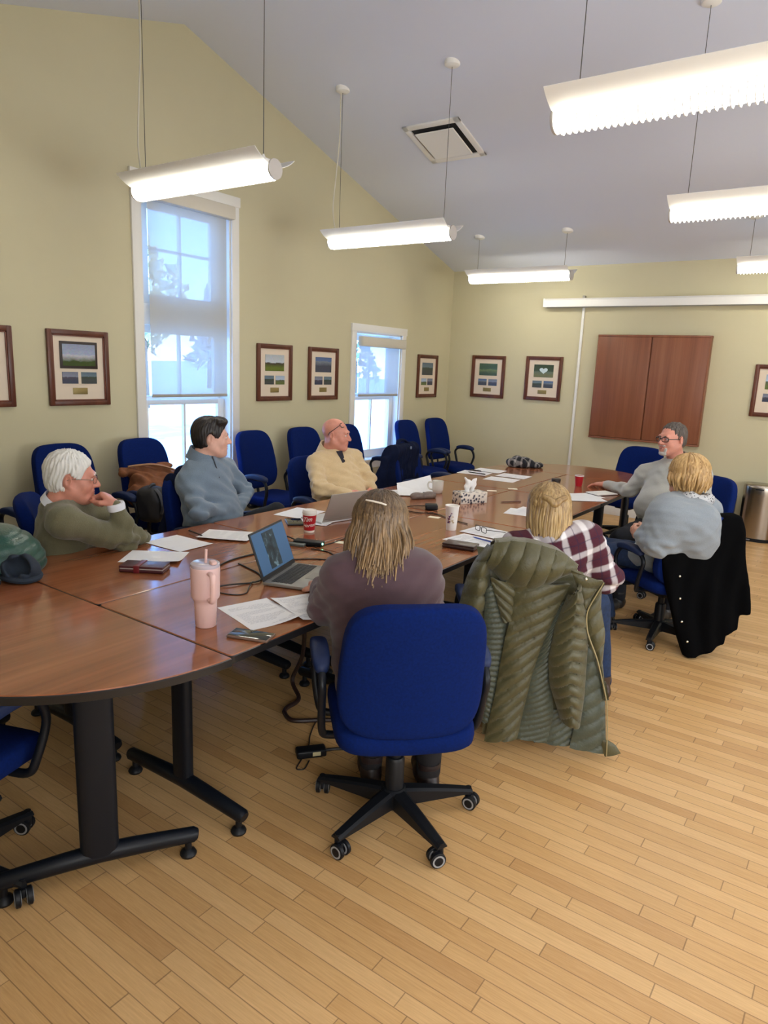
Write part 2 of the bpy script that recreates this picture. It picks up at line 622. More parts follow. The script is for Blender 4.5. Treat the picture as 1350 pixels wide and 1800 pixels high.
def roller_shade(y0, y1, z0, ztop, label):
    t = thing('roller_shade', label, 'window shade', (XL + 0.0, (y0 + y1) / 2, z0), 0, 'roller shades in the left wall windows')
    w = y1 - y0
    h = ztop - z0
    mb = MB()
    mb.box((0.041, 0, h - 0.055), (0.075, w + 0.08, 0.11), 0.012)
    mb.build('cassette', M('shade_cassette', srgb(206, 200, 186), 0.5), t)
    mb = MB()
    mb.sheet([[(-0.005, -w / 2 + w * j / 4, 0.02 + (h - .08) * i / 8) for j in range(5)] for i in range(9)])
    mb.build('shade_cloth', M_SHADE, t)
    mb = MB()
    mb.box((-0.005, 0, 0.012), (0.012, w, 0.026), 0.005)
    mb.build('hem_bar', M('hem_bar_grey', srgb(165, 160, 150), 0.5), t)
    return t
roller_shade(3.655, 4.475, 1.345, 2.99, 'tall grey mesh roller shade in the high left window, pulled most of the way down')
roller_shade(6.465, 7.275, 1.32, 2.0, 'short grey roller shade half covering the small far window on the left wall')

# ------------------------------------------------------------------ outdoors seen through the panes
mb = MB()
random.seed(3)
N = 24
rows = []
for i in range(N + 1):
    rows.append([(-5.3 - 60 * (i / N) ** 1.5, -30 + 90 * j / N, -0.45 + 0.25 * math.sin(i * .9 + j * .5) * (i / N) + (3.0 * (max(0, i / N - .5)))) for j in range(N + 1)])
mb.sheet(rows)
struct(mb.build('ground_outside', M_SNOW))
M_BARK = M('outdoor_bark', srgb(120, 96, 74), 0.9)
M_FIR = M('winter_conifer', srgb(186, 200, 206), 0.9, var=0.4, vscale=3)
M_TAN = M('dry_foliage', srgb(232, 216, 170), 0.9, var=0.3, vscale=3)
def tree(x, y, z, h, r, mat, label, cone=True):
    t = thing('tree_outside', label, 'tree', (x, y, z), random.random() * 6, 'trees beyond the windows')
    MB().tube([(0, 0, -.2), (0, 0, h * .5), (0.05, 0, h * .95)], [r * .12, r * .08, r * .02], 8).build('trunk', M_BARK, t)
    mb = MB()
    rnd = random.Random(int(x * 31 + y * 17))
    for k in range(260):
        u = rnd.random() ** 0.8
        a = rnd.random() * 2 * PI
        rad = r * ((1 - u) if cone else math.sin(PI * min(.98, max(.1, u)))) * rnd.uniform(.5, 1.05)
        zc = h * (.12 + .88 * u) if cone else h * (.3 + .7 * u)
        s = r * .16 * rnd.uniform(.6, 1.3)
        p = Vector((rad * math.cos(a), rad * math.sin(a), zc))
        q = [p + Vector((rnd.uniform(-s, s), rnd.uniform(-s, s), rnd.uniform(-s, s))) for _ in range(3)]
        q2 = [p + Vector((rnd.uniform(-s, s), rnd.uniform(-s, s), rnd.uniform(-s, s))) for _ in range(3)]
        mb.add(q + q2, [(0, 1, 2), (3, 4, 5), (0, 3, 4, 1), (1, 4, 5, 2)])
    mb.build('foliage', mat, t, 10)
for i, (x, y, z, h, r, m, c, lb) in enumerate([
        (-21, 15.2, .1, 5.4, 1.6, M_TAN, False, 'tan bushy tree outside the high left window'),
        (-30, 26, .3, 5.0, 1.8, M_FIR, True, 'frosted grey conifer outside the high left window'),
        (-24, 31, .3, 4.4, 1.6, M_FIR, True, 'pale conifer standing outside the small far window'),
        (-16, 19, 0, 4.6, 1.5, M_TAN, False, 'tan leafless shrub outside the small far window')]):
    tree(x, y, z, h, r, m, lb, c)

# ------------------------------------------------------------------ baseboard heater
t = thing('baseboard_heater', 'long white baseboard heater along the left wall under the small far window', 'heater', (XL, 6.75, 0))
MB().box((0.045, 0, 0.13), (0.07, 2.6, 0.18), 0.012).build('cover', M_TRIM, t)
mb = MB()
for k in range(24): mb.box((0.082, -1.2 + k * .104, 0.2), (0.006, 0.07, 0.012))
mb.build('grille', M('heater_slot', (0.1, 0.1, 0.1), 0.6), t)

# ------------------------------------------------------------------ pendant lights
M_LAMP = M('lamp_lens', (1, 1, 0.95), 0.5, emit=(1.0, 0.96, 0.84), estr=LAMP_STRENGTH)
M_WIRE = M('steel_wire', srgb(90, 88, 86), 0.4, 0.6)
M_CORD = M('white_cord', srgb(214, 208, 190), 0.6)
def pendant(xc, y, label, cord_end=-1, cord=True):
    z = 2.675
    t = thing('pendant_light', label, 'ceiling light', (xc, y, z), 0, 'linear pendant lights over the tables')
    L = 1.25
    # gull wing reflector, curved sheet on each side of the lamp
    mb = MB()
    for s in (-1, 1):
        prof = [(0.05, 0.08), (0.072, 0.087), (0.098, 0.099), (0.124, 0.114), (0.144, 0.129), (0.158, 0.142)]
        P = [[(-L / 2 + L * i / 6, s * py, pz) for (py, pz) in prof] for i in range(7)]
        mb.sheet(P, 0.004)
    mb.box((0, 0, 0.096), (L - 0.02, 0.13, 0.03), 0.012)
    mb.build('reflector', M_WHITE, t, 50)
    mb = MB()
    n = 10
    prof = [(0.058 * math.copysign(abs(math.cos(PI + PI * k / n)) ** .7, math.cos(PI + PI * k / n)), 0.08 + 0.066 * math.sin(PI + PI * k / n)) for k in range(n + 1)]
    P = [[(-L / 2 + .02 + (L - .04) * i / 2, a, b) for a, b in prof] for i in range(3)]
    mb.sheet(P)
    mb.build('lamp', M_LAMP, t, 60)
    mb = MB()
    k = 0
    while k < 44:
        x = -L / 2 + 0.03 + (L - 0.06) * k / 43
        prof = [(0.06 * math.copysign(abs(math.cos(PI + PI * q / 8)) ** .7, math.cos(PI + PI * q / 8)), 0.08 + 0.08 * math.sin(PI + PI * q / 8)) for q in range(9)]
        inner = [(a * .9, .08 + (b - .08) * .8) for a, b in prof]
        mb.sheet([[(x, a, b) for a, b in prof], [(x, a, b) for a, b in inner]], 0.004, (1, 0, 0))
        k += 1
    mb.build('louver', M_WHITE, t, 30)
    for s in (-1, 1):
        mb = MB()
        mb.lathe([(0.0, 0), (0.052, 0.0), (0.055, 0.004), (0.055, 0.014), (0.0, 0.016)], (s * (L / 2) - (0.008), 0, 0.06), 20, 'x', False)
        mb.build('end_cap', M('end_cap_grey', srgb(196, 190, 184), 0.4), t)
    for s, w in ((-1, -0.535), (1, 0.535)):
        zz = ceil_z(y) - z
        mb = MB()
        mb.tube([(w, 0, 0.1), (w, 0, zz - 0.01)], 0.0022, 6)
        o = mb.build('suspension_wire', M_WIRE, t)
        mb = MB()
        mb.lathe([(0, -0.028), (0.035, -0.028), (0.058, -0.016), (0.062, 0.0), (0.062, 0.03), (0, 0.03)], (w, 0, zz), 24)
        mb.build('ceiling_canopy', M_WHITE, t)
        mb = MB().lathe([(0, 0.112), (0.012, 0.112), (0.014, 0.13), (0.004, 0.15), (0, 0.15)], (w, 0, 0), 12)
        mb.build('wire_grip', M_WHITE, t)
        if s == cord_end and cord:
            mb = MB()
            mb.tube(bez([(w - 0.03, 0.0, 0.11), (w - 0.085, 0.01, 0.34), (w - 0.05, 0.0, 0.62), (w - 0.022, 0, 0.9), (w - 0.018, 0, zz - .02)], 8), 0.0055, 6)
            mb.build('power_cord', M_CORD, t)
XA, XB = -3.595, -0.69
pendant(XA, 3.05, 'lit white pendant light hanging in front of the tall window, nearest of the left row')
pendant(XA, 5.05, 'lit white pendant light in the middle of the left row, below the ceiling vent')
pendant(XA, 7.65, 'small-looking lit pendant light at the far end of the left row, near the back wall', -1, False)
pendant(XB, 3.05, 'large lit pendant light at upper right, nearest of the right row, with serrated louver', -1, False)
pendant(XB, 5.05, 'lit pendant light second of the right row, cut off by the right edge', -1, False)
pendant(XB, 7.65, 'lit pendant light at the far end of the right row, above the projector screen case', -1, False)

# ------------------------------------------------------------------ ceiling vent
vy = 5.9
t = thing('ceiling_vent', 'square white ceiling air vent with a raised center panel on the sloped ceiling', 'vent', (-3.61, vy, ceil_z(vy)))
t.rotation_euler = (-math.atan(SLOPE), 0, 0)
mb = MB()
for s in (-1, 1):
    mb.box((s * 0.262, 0, -0.008), (0.056, 0.58, 0.018), 0.004)
    mb.box((0, s * 0.262, -0.008), (0.58, 0.056, 0.018), 0.004)
mb.build('vent_frame', M_WHITE, t)
mb = MB()
mb.box((0, 0, -0.001), (0.5, 0.5, 0.004))
mb.build('duct_opening', M('duct_dark', (0.02, 0.02, 0.022), 0.8), t)
mb = MB()
rr = [(0.245, -0.004), (0.2, -0.03), (0.196, -0.034)]
vs = []
mb.rings([[(s * x, s * y, z) for (x, y) in ((-1, -1), (1, -1), (1, 1), (-1, 1))] for s, z in ((0.17, -0.012), (0.198, -0.03), (0.194, -0.04))])
mb.build('center_panel', M_WHITE, t)

# ------------------------------------------------------------------ projector screen, conduit, cabinet
t = thing('projector_screen', 'long white rolled-up projector screen case high on the back wall', 'projector screen', (-2.1, YB - 0.075, 2.52))
Ls = 2.95
prof = [(-.055, -.05), (-.055, .03), (-.035, .05), (.04, .05), (.052, .035), (.052, -.03), (.03, -.05)]
mb = MB(); mb.T = Matrix(((0, 0, 1, 0), (1, 0, 0, 0), (0, 1, 0, 0), (0, 0, 0, 1)))
mb.prism(prof, -Ls / 2, Ls / 2)
mb.build('screen_case', M_WHITE, t)
for s in (-1, 1):
    mb = MB().box((s * Ls / 2, 0, 0), (0.012, 0.112, 0.104), 0.004)
    mb.build('end_cap', M_WHITE, t)
for x in (-1.0, 1.0):
    mb = MB().box((x, 0.045, 0.06), (0.03, 0.05, 0.05), 0.004)
    mb.build('wall_bracket', M('bracket_grey', srgb(150, 146, 136), 0.4, 0.5), t)
mb = MB().box((0, -.01, -0.054), (Ls - 0.06, 0.03, 0.008), 0.002)
mb.build('hem_slot', M('slot_grey', srgb(150, 148, 144), 0.5), t)

t = tag(MB().box((0, -0.011, 0), (0.032, 0.022, 2.38), 0.005).build('cable_raceway', M_TRIM, loc=(-3.1, YB, 1.31)), 'thin white cable raceway running down the back wall from the screen case', 'cable cover')

t = thing('whiteboard_cabinet', 'closed square walnut whiteboard cabinet with two doors on the back wall', 'cabinet', (-2.235, YB - .004, 1.54))
w, h, d = 1.25, 1.22, 0.085
mb = MB()
mb.box((0, -d / 2 + .01, 0), (w, d - .02, h), 0.003)
mb.box((0, -d / 2, h / 2 - .012), (w + .006, d + .006, 0.024), 0.003)
mb.box((0, -d / 2, -h / 2 + .01), (w + .006, d + .006, 0.02), 0.003)
mb.box((w / 2 - .008, -d / 2, 0), (0.018, d + .004, h), 0.003)
mb.box((-w / 2 + .008, -d / 2, 0), (0.018, d + .004, h), 0.003)
mb.build('cabinet_body', M_CABINET, t)
for s in (-1, 1):
    mb = MB().box((s * (w / 4 - .004), -d + .008, 0.0), (w / 2 - .024, 0.02, h - .05), 0.003)
    o = mb.build('door', M_CABINET, t)

# ------------------------------------------------------------------ framed photographs
def photo_material(name, sky, mid, land, horizon, dark=0.0, seed=0.0):
    m = bpy.data.materials.new(name)
    t = NT(m)
    tc = t.n('ShaderNodeTexCoord')
    sp = t.n('ShaderNodeSeparateXYZ')
    t.l(tc.outputs['Generated'], sp.inputs[0])
    mp = t.n('ShaderNodeMapping')
    mp.inputs['Location'].default_value = (seed, seed * 1.7, 0)
    t.l(tc.outputs['Generated'], mp.inputs[0])
    nz = t.noise(mp.outputs[0], 3.5, 6.0, 0.6, 0.5)
    z = t.math('ADD', sp.outputs['Z'], t.math('MULTIPLY', t.math('SUBTRACT', nz.outputs['Fac'], .5), .28))
    c = t.ramp(z, [(max(0.02, horizon - .3), land), (horizon - .02, mid), (horizon + .05, sky), (0.98, tuple(v * .8 for v in sky))])
    n2 = t.noise(mp.outputs[0], 14, 5.0, 0.7)
    c = t.mix(0.35, c, n2.outputs['Color'], 'OVERLAY')
    t.l(c, t.b.inputs['Base Color'])
    t.b.inputs['Roughness'].default_value = 0.25
    return m

M_FRAME = walnut('frame_wood', 'z', srgb(70, 36, 24), srgb(92, 48, 32), srgb(112, 62, 42), 0.35)
M_MAT = M('mat_board', srgb(222, 206, 186), 0.8)
M_PLAQUE = M('brass_plaque', srgb(150, 132, 84), 0.45, 0.5)
M_GOLD = M('gold_liner', srgb(110, 60, 44), 0.4)
PH = {
    'fog': ((0.35, 0.4, 0.55), (0.5, 0.5, 0.55), (0.05, 0.08, 0.02), .5),
    'barn': ((0.55, 0.6, 0.66), (0.05, 0.035, 0.03), (0.13, 0.17, 0.025), .5),
    'shore': ((0.10, 0.16, 0.32), (0.18, 0.22, 0.26), (0.06, 0.07, 0.1), .72),
    'lake': ((0.14, 0.2, 0.25), (0.05, 0.07, 0.05), (0.06, 0.07, 0.07), .6),
    'aerial': ((0.06, 0.12, 0.07), (0.16, 0.22, 0.1), (0.05, 0.09, 0.06), .5),
    'heart': ((0.05, 0.08, 0.05), (0.12, 0.16, 0.12), (0.16, 0.17, 0.09), .45),
    'dusk': ((0.22, 0.24, 0.32), (0.08, 0.07, 0.1), (0.05, 0.06, 0.1), .55),
    'field': ((0.45, 0.55, 0.7), (0.1, 0.12, 0.08), (0.12, 0.16, 0.05), .5),
}
def framed(name_lbl, y=None, x=None, zc=1.57, w=0.49, h=0.55, main='fog', subs=('dusk', 'lake'), seed=1.0, big_black=False):
    # built facing +x (left wall) or -y (back wall): local X = across, local -Y = towards the room
    if y is not None:
        loc, rz = (XL + 0.001, y, zc), R(90)
    else:
        loc, rz = (x, YB - 0.001, zc), 0
    t = thing('framed_photographs', name_lbl, 'picture frame', loc, rz, 'framed photo displays on the walls')
    fw, d = 0.038, 0.026
    mb = MB()
    for s in (-1, 1):
        mb.box((s * (w / 2 - fw / 2), -d / 2, 0), (fw, d, h), 0.006)
        mb.box((0, -d / 2, s * (h / 2 - fw / 2)), (w - 2 * fw + .01, d - .002, fw - .001), 0.005)
    f = mb.build('frame', M_FRAME, t)
    mb = MB()
    iw, ih = w - 2 * fw, h - 2 * fw
    for s in (-1, 1):
        mb.box((s * (iw / 2 - .004), -d * .55, 0), (0.008, 0.012, ih), 0.001)
        mb.box((0, -d * .55, s * (ih / 2 - .004)), (iw, 0.012, 0.008), 0.001)
    mb.build('frame_liner', M_GOLD, t)
    mb = MB().box((0, -0.006, 0), (iw, 0.008, ih))
    mb.build('mat_board', M_MAT, t)
    pw = iw * .63
    ph = ih * .33
    zc_ = ih * .2
    if big_black:
        MB().box((0, -0.012, zc_), (pw + .04, 0.006, ph + .04), 0.002).build('dark_mount', M('dark_mount', (0.03, 0.018, 0.014), .5), t)
    MB().box((0, -0.0145 if big_black else -0.0115, zc_), (pw, 0.004, ph)).build('photograph', photo_material('photo_%s' % main, *PH[main], seed=seed), t)
    for s, k in zip((-1, 1), subs):
        MB().box((s * pw * .29, -0.0115, -ih * .15), (pw * .48, 0.004, ih * .18)).build('photograph', photo_material('photo_small_%s' % k, *PH[k], seed=seed + s), t)
    MB().box((0, -0.0115, -ih * .355), (pw * .45, 0.004, ih * .1), 0.001).build('plaque', M_PLAQUE, t)
    return t
framed('walnut framed photo display cut off by the left edge, on the left wall', y=2.27, main='lake', subs=('shore', 'field'), seed=9)
framed('framed display with a misty valley photo in a dark mount, left of the tall window', y=3.005, main='fog', big_black=True, seed=2)
framed('framed display with a barn on green grass, just right of the tall window', y=5.08, main='barn', subs=('lake', 'field'), seed=3)
framed('framed display with a blue shoreline photo, between the barn picture and small window', y=5.82, main='shore', subs=('dusk', 'lake'), seed=4)
framed('framed display right of the small window, last one on the left wall', y=7.93, main='lake', subs=('field', 'dusk'), seed=5)
framed('framed display with a green aerial photo, on the back wall nearest the left corner', x=-4.325, zc=1.595, main='aerial', subs=('shore', 'dusk'), seed=6)
t = framed('framed display with a heart-shaped pond photo, left of the cable raceway', x=-3.545, zc=1.605, main='heart', subs=('lake', 'shore'), seed=7)
mb = MB()
hp = []
for k in range(28):
    a = 2 * PI * k / 28
    hp.append((16 * math.sin(a) ** 3 / 16 * .055, (13 * math.cos(a) - 5 * math.cos(2 * a) - 2 * math.cos(3 * a) - math.cos(4 * a)) / 16 * .042))
mb.T = Matrix(((1, 0, 0, 0), (0, 0, 1, -0.0135), (0, 1, 0, 0.1), (0, 0, 0, 1)))
mb.prism(hp, -0.0015, 0.0015)
mb.build('pond', M('pale_pond', (0.6, 0.72, 0.75), .3), t)
framed('framed display on the back wall right of the walnut cabinet, cut by right edge', x=-0.905, zc=1.585, main='field', subs=('dusk', 'lake'), seed=8)

# ================================================================== tables
def edge_band(mb, outline, z0, z1):
    mb.prism(outline, z0, z1)

def rounded(x0, x1, y0, y1, r=0.02, n=4):
    pts = []
    for cx, cy, a0 in ((x1 - r, y1 - r, 0), (x0 + r, y1 - r, 90), (x0 + r, y0 + r, 180), (x1 - r, y0 + r, 270)):
        for k in range(n + 1):
            a = R(a0 + 90 * k / n)
            pts.append((cx + r * math.cos(a), cy + r * math.sin(a)))
    return pts

TZ = 0.735
def inset(outline, d):
    n = len(outline)
    out = []
    for i in range(n):
        a, b, c = Vector(outline[i - 1]), Vector(outline[i]), Vector(outline[(i + 1) % n])
        d1, d2 = (b - a), (c - b)
        if d1.length < 1e-9: d1 = d2
        if d2.length < 1e-9: d2 = d1
        nn = (d1.normalized() + d2.normalized()).normalized()
        out.append((b.x - nn.y * d, b.y + nn.x * d))
    return out

def tabletop(outline, parent):
    # outline counter-clockwise
    n = len(outline)
    i1, i2 = inset(outline, 0.003), inset(outline, 0.006)
    mb = MB()
    rings = [[(x, y, TZ - 0.004) for x, y in i1], [(x, y, TZ) for x, y in i2]]
    mb.rings(rings)
    mb.build('tabletop', M_TABLE, parent, 30)
    mb = MB()
    ib = inset(outline, 0.008)
    mb.rings([[(x, y, TZ - 0.034) for x, y in ib], [(x, y, TZ - 0.03) for x, y in outline], [(x, y, TZ - 0.006) for x, y in outline], [(x, y, TZ - 0.0035) for x, y in i1]])
    mb.build('edge_band', M('black_edge', (0.012, 0.011, 0.012), .32), parent, 30)

def t_leg(parent, x, y, ang, half=0.31, plate=(0.112, 0.055)):
    # column + foot bar with two glides; ang is the bar direction
    mb = MB()
    pts = []
    for k in range(20):
        a = 2 * PI * k / 20
        pts.append((plate[0] / 2 * math.copysign(abs(math.cos(a)) ** .7, math.cos(a)), plate[1] / 2 * math.copysign(abs(math.sin(a)) ** .7, math.sin(a))))
    mb.T = Matrix.Translation((x, y, 0)) @ Matrix.Rotation(ang, 4, 'Z')
    mb.prism(pts, 0.085, TZ - 0.036)
    mb.box((0, 0, TZ - .05), (0.36, 0.07, 0.026), 0.006)
    leg = mb.build('leg', M_BLACKMETAL, parent)
    mb = MB(); mb.T = Matrix.Translation((x, y, 0)) @ Matrix.Rotation(ang, 4, 'Z')
    mb.tube([(-half, 0, .072), (-half + .01, 0, .075), (-.1, 0, .088), (0, 0, .092), (.1, 0, .088), (half - .01, 0, .075), (half, 0, .072)], [.02, .026, .03, .031, .03, .026, .02], 12)
    mb.build('foot_bar', M_BLACKMETAL, leg)
    for s in (-1, 1):
        mb = MB(); mb.T = Matrix.Translation((x, y, 0)) @ Matrix.Rotation(ang, 4, 'Z')
        mb.lathe([(0, 0), (.026, 0), (.029, .008), (.024, .018), (.012, .026), (.011, .06), (0, .06)], (s * (half - .03), 0, 0), 14)
        mb.build('glide', M_BLACK, leg)

TX0, TXM, TX1 = -3.11, -2.345, -1.60
YS = [1.455, 2.688, 3.92, 5.152, 6.385]
COLS = ((TX0, TXM - .0015), (TXM + .0015, TX1))
rowname = ['nearest the half-round end at front', 'second from front', 'third from front', 'fourth from front, nearest the back wall end']
def rect_table(ci, ri, label):
    x0, x1 = COLS[ci]
    y0, y1 = YS[ri] + .0015, YS[ri + 1] - .0015
    t = thing('rectangular_table', label, 'table', ((x0 + x1) / 2, (y0 + y1) / 2, 0), 0, 'rectangular tables pushed together in two rows')
    hx, hy = (x1 - x0) / 2, (y1 - y0) / 2
    tabletop(rounded(-hx, hx, -hy, hy), t)
    for s in (-1, 1):
        t_leg(t, 0, s * (hy - 0.095), 0, 0.335, (0.09, 0.05))
    return t
rect_table(1, 0, 'walnut table under the laptop and pink tumbler, next to the front half-round table')
rect_table(1, 1, 'walnut table holding the white paper cup, right row, beyond the woman in purple')
rect_table(1, 2, 'walnut table in the right row, just beyond the white paper cup')
rect_table(1, 3, 'walnut table in the right row under the small red cup, beside the man in grey')
rect_table(0, 0, 'walnut table in the left row under the dark red wallet and loose papers')
rect_table(0, 1, 'walnut table in the left row under the large red coffee cup')
rect_table(0, 2, 'walnut table in the left row under the white mug')
rect_table(0, 3, 'walnut table in the left row under the far papers and two pens')

def round_table(yc, sgn, label, legs):
    t = thing('half_round_table', label, 'table', (TXM, yc, 0), 0, 'half-round end tables')
    hw = (TX1 - TX0) / 2
    pts = []
    n = 36
    for k in range(n + 1):
        a = PI * k / n
        pts.append((hw * math.cos(a), sgn * hw * math.sin(a)))
    if sgn < 0: pts = pts[::-1]
    # slightly clipped corners
    tabletop(pts, t)
    for x, y, ang in legs: t_leg(t, x, y, ang, 0.31, (0.118, 0.06))
    return t
round_table(YS[0] - .0015, -1, 'half-round walnut end table at front left, closest to the camera', ((0.495, -0.335, R(61)), (-0.495, -0.335, R(119))))
round_table(YS[-1] + .0015, 1, 'half-round walnut end table at the far end near the back wall', ((0.48, 0.34, R(-61)), (-0.48, 0.34, R(-119))))

# ================================================================== task chairs
M_BLUE = M('blue_chair_fabric', (0.001, 0.011, 0.095), 0.95, var=0.18, vscale=120, bump=0.25, bscale=700, bdist=0.002, spec=0.15)
M_BLUE2 = M('blue_arm_pad', (0.002, 0.014, 0.07), 0.6, bump=0.1, bscale=500, bdist=0.001)
M_GREYRING = M('caster_ring_grey', srgb(150, 152, 156), 0.5)
M_STEEL = M('gas_lift_steel', srgb(120, 120, 124), 0.3, 0.9)

def make_chair(label, bw=0.49, bh=0.47, bz=0.46, tilt=8, spin=0, group='blue fabric swivel chairs', arms=True, seat_z=0.46):
    t = thing('swivel_chair', label, 'chair', (0, 0, 0), 0, group)
    # seat: rounded cushion with a waterfall front edge
    def dseat(p):
        y = p.y
        return (p.x, y, p.z - 0.03 * max(0, (y - .1) / .15) ** 2 + 0.012 * (p.x / .25) ** 2)
    MB().sq((0, 0.01, seat_z - 0.035), (0.25, 0.255, 0.05), .45, .35, 36, 14, dseat).build('seat', M_BLUE, t, 60)
    MB().sq((0, 0.02, seat_z - 0.07), (0.2, 0.18, 0.022), .3, .4, 28, 8).build('seat_shell', M_BLACK, t, 60)
    # backrest: rounded-square pillow, bent around the sitter and leaning back
    hh = bh / 2
    def dback(p):
        tz = (p.z + hh) / bh
        k = 1.0 - 0.14 * max(0, tz - .25) ** 1.4 - 0.05 * max(0, .3 - tz)
        x = p.x * k
        y = p.y - 0.0 + 0.045 * (x / .24) ** 2 + 0.02 * math.cos(PI * (tz - .3)) 
        return (x, y, p.z + 0.016 * (1 - (x / (bw / 2)) ** 2) * (1 if tz > .5 else 0) * tz)
    mb = MB()
    mb.T = Matrix.Translation((0, -0.235, bz)) @ Matrix.Rotation(R(tilt), 4, 'X') @ Matrix.Translation((0, 0, hh))
    mb.sq((0, 0, 0), (bw / 2, 0.042, hh), .42, .32, 44, 22, dback)
    mb.build('backrest', M_BLUE, t, 60)
    mb = MB()
    mb.tube(bez([(0, -0.05, seat_z - .08), (0, -0.15, seat_z - .075), (0, -0.19, seat_z - .03), (0, -0.215, bz + .05)], 6), 0.018, 8, flat=.5)
    mb.build('back_support', M_BLACK, t)
    if arms:
        for s in (-1, 1):
            x = s * 0.292
            def dpad(p): return (p.x, p.y, p.z - 0.02 * (p.y / .13) ** 2)
            MB().sq((x, 0.03, 0.672), (0.033, 0.135, 0.024), .5, .6, 24, 10, dpad).build('armrest', M_BLUE2, t, 60)
            mb = MB()
            path = bez([(s * .17, 0.11, seat_z - .082), (s * .262, 0.115, seat_z - .078), (s * .287, 0.13, seat_z - .03), (x + s * .008, 0.165, seat_z + .09), (x, 0.13, .638), (x, .04, .65), (x, -.07, .648), (x, -.12, .60), (s * .29, -.1, seat_z + .06), (s * .285, -.07, seat_z - .05), (s * .26, -.055, seat_z - .078), (s * .17, -.05, seat_z - .082)], 6)
            mb.tube(path, 0.0145, 10)
            mb.build('arm_frame', M_BLACKMETAL, t)
    # pedestal
    mb = MB()
    mb.box((0, 0, seat_z - .115), (0.17, 0.2, 0.05), 0.012)
    mb.box((-.06, .03, seat_z - .118), (0.3, 0.02, 0.014), .004)
    mb.build('tilt_mechanism', M_BLACK, t)
    mb = MB()
    mb.sq((0.2, 0.03, seat_z - .125), (0.035, 0.016, 0.012), .6, .6, 12, 6)
    mb.build('height_lever', M_BLACK, t)
    MB().lathe([(0, .1), (.036, .1), (.036, .24), (.03, .25), (0, .25)], n=18).build('column_cover', M_BLACK, t)
    MB().lathe([(0, .24), (.022, .24), (.022, seat_z - .1), (0, seat_z - .1)], n=14).build('gas_lift', M_BLACK, t)
    MB().lathe([(0, .045), (.04, .045), (.052, .06), (.052, .115), (.04, .125), (0, .125)], n=20).build('base_hub', M_BLACK, t)
    for k in range(5):
        a = spin + 2 * PI * k / 5
        mb = MB(); mb.T = Matrix.Rotation(a, 4, 'Z')
        L = .315
        rings = []
        for u in np.linspace(0, 1, 7):
            r = .03 + (L - .03) * u
            hw = .03 - .01 * u
            zt = .122 - .03 * u - .012 * u * u
            zb = .055 + .012 * u
            rings.append([(r, -hw, zb), (r, hw, zb), (r, hw, zt - .008), (r, hw * .6, zt), (r, -hw * .6, zt), (r, -hw, zt - .008)])
        mb.rings(rings)
        mb.tube([(L - .012, 0, .05), (L - .012, 0, .085)], .012, 10)
        sp = mb.build('spoke', M_BLACK, t, 30)
        mb = MB(); mb.T = Matrix.Rotation(a, 4, 'Z') @ Matrix.Translation((L - .012, 0, 0)) @ Matrix.Rotation(a * 2.3 + .6, 4, 'Z')
        for s in (-1, 1):
            c = (s * .017, -.014, .0285)
            mb.mi = 0
            mb.lathe([(0, -.009), (.022, -.009), (.0285, -.006), (.0285, .006), (.022, .009), (0, .009)], c, 18, 'x')
            mb.mi = 1
            mb.lathe([(.0165, -.0095), (.0225, -.0098), (.0225, .0098), (.0165, .0095)], c, 18, 'x', False)
        mb.mi = 0
        mb.box((0, -.006, .042), (.014, .036, .03), .005)
        mb.build('caster', [M_BLACK, M_GREYRING], sp, 40)
    return t

TALL = make_chair('x', bw=0.47, bh=0.53, bz=0.5, tilt=8, spin=.3)
LOW = make_chair('x', bw=0.50, bh=0.485, bz=0.455, tilt=7, spin=.077)
def chair(proto, label, x, y, face, cols=None, spin=None):
    c = copy_tree(proto)
    c['label'] = label
    c.location = (x, y, 0)
    c.rotation_euler = (0, 0, math.atan2(face[1], face[0]) - PI / 2)
    return c
CH = {}
CH['C0'] = chair(TALL, 'blue armchair against the left wall at the left edge, only its armrest showing', -4.46, 1.9, (1, 0))
CH['C1'] = chair(TALL, 'empty blue armchair on the left wall directly behind the white-haired man', -4.46, 2.72, (1, .03))
CH['C2'] = chair(TALL, 'blue armchair below the tall window holding a brown coat and a black backpack', -4.46, 3.40, (1, .08))
CH['C3'] = chair(TALL, 'empty blue armchair on the left wall just right of the man in blue-grey', -4.46, 4.61, (1, .06))
CH['C4'] = chair(TALL, 'empty blue armchair on the left wall behind the bald man, left of him', -4.46, 5.29, (1, 0))
CH['C5'] = chair(TALL, 'blue armchair on the left wall hidden behind the bald man beside the small window', -4.46, 6.0, (1, .05))
CH['C6'] = chair(TALL, 'empty blue armchair right of the small window, behind the chair with navy backpack', -4.46, 7.18, (1, .02))
CH['C7'] = chair(TALL, 'empty blue armchair in the far left corner of the room', -4.46, 7.87, (1, -.04))
CH['K13'] = chair(LOW, 'blue swivel chair seen from behind at front center, under the woman in purple', -1.285, 1.985, (-.70, .71))
CH['K1'] = chair(LOW, 'blue swivel chair the white-haired man in olive sits on, at the left table edge', -3.37, 2.05, (.58, .81))
CH['K2'] = chair(LOW, 'blue swivel chair under the man in blue-grey, draped with a navy jacket', -3.29, 2.92, (1, .12))
CH['K3'] = chair(LOW, 'blue swivel chair under the bald man in the beige sweater', -3.4, 4.15, (1, -.14))
CH['K8'] = chair(LOW, 'blue swivel chair at the left table edge covered by a navy jacket, nobody on it', -3.36, 5.5, (1, .1))
CH['K9'] = chair(LOW, 'empty blue swivel chair at the far end of the table, facing the camera', -2.02, 7.35, (-.15, -1))
CH['K10'] = chair(LOW, 'blue swivel chair behind the man in the light grey sweater at the far right', -1.1, 5.6, (-.45, -.88))
CH['K11'] = chair(LOW, 'blue swivel chair with a black coat on its back, under the woman in grey', -0.98, 4.63, (-.8, .6))
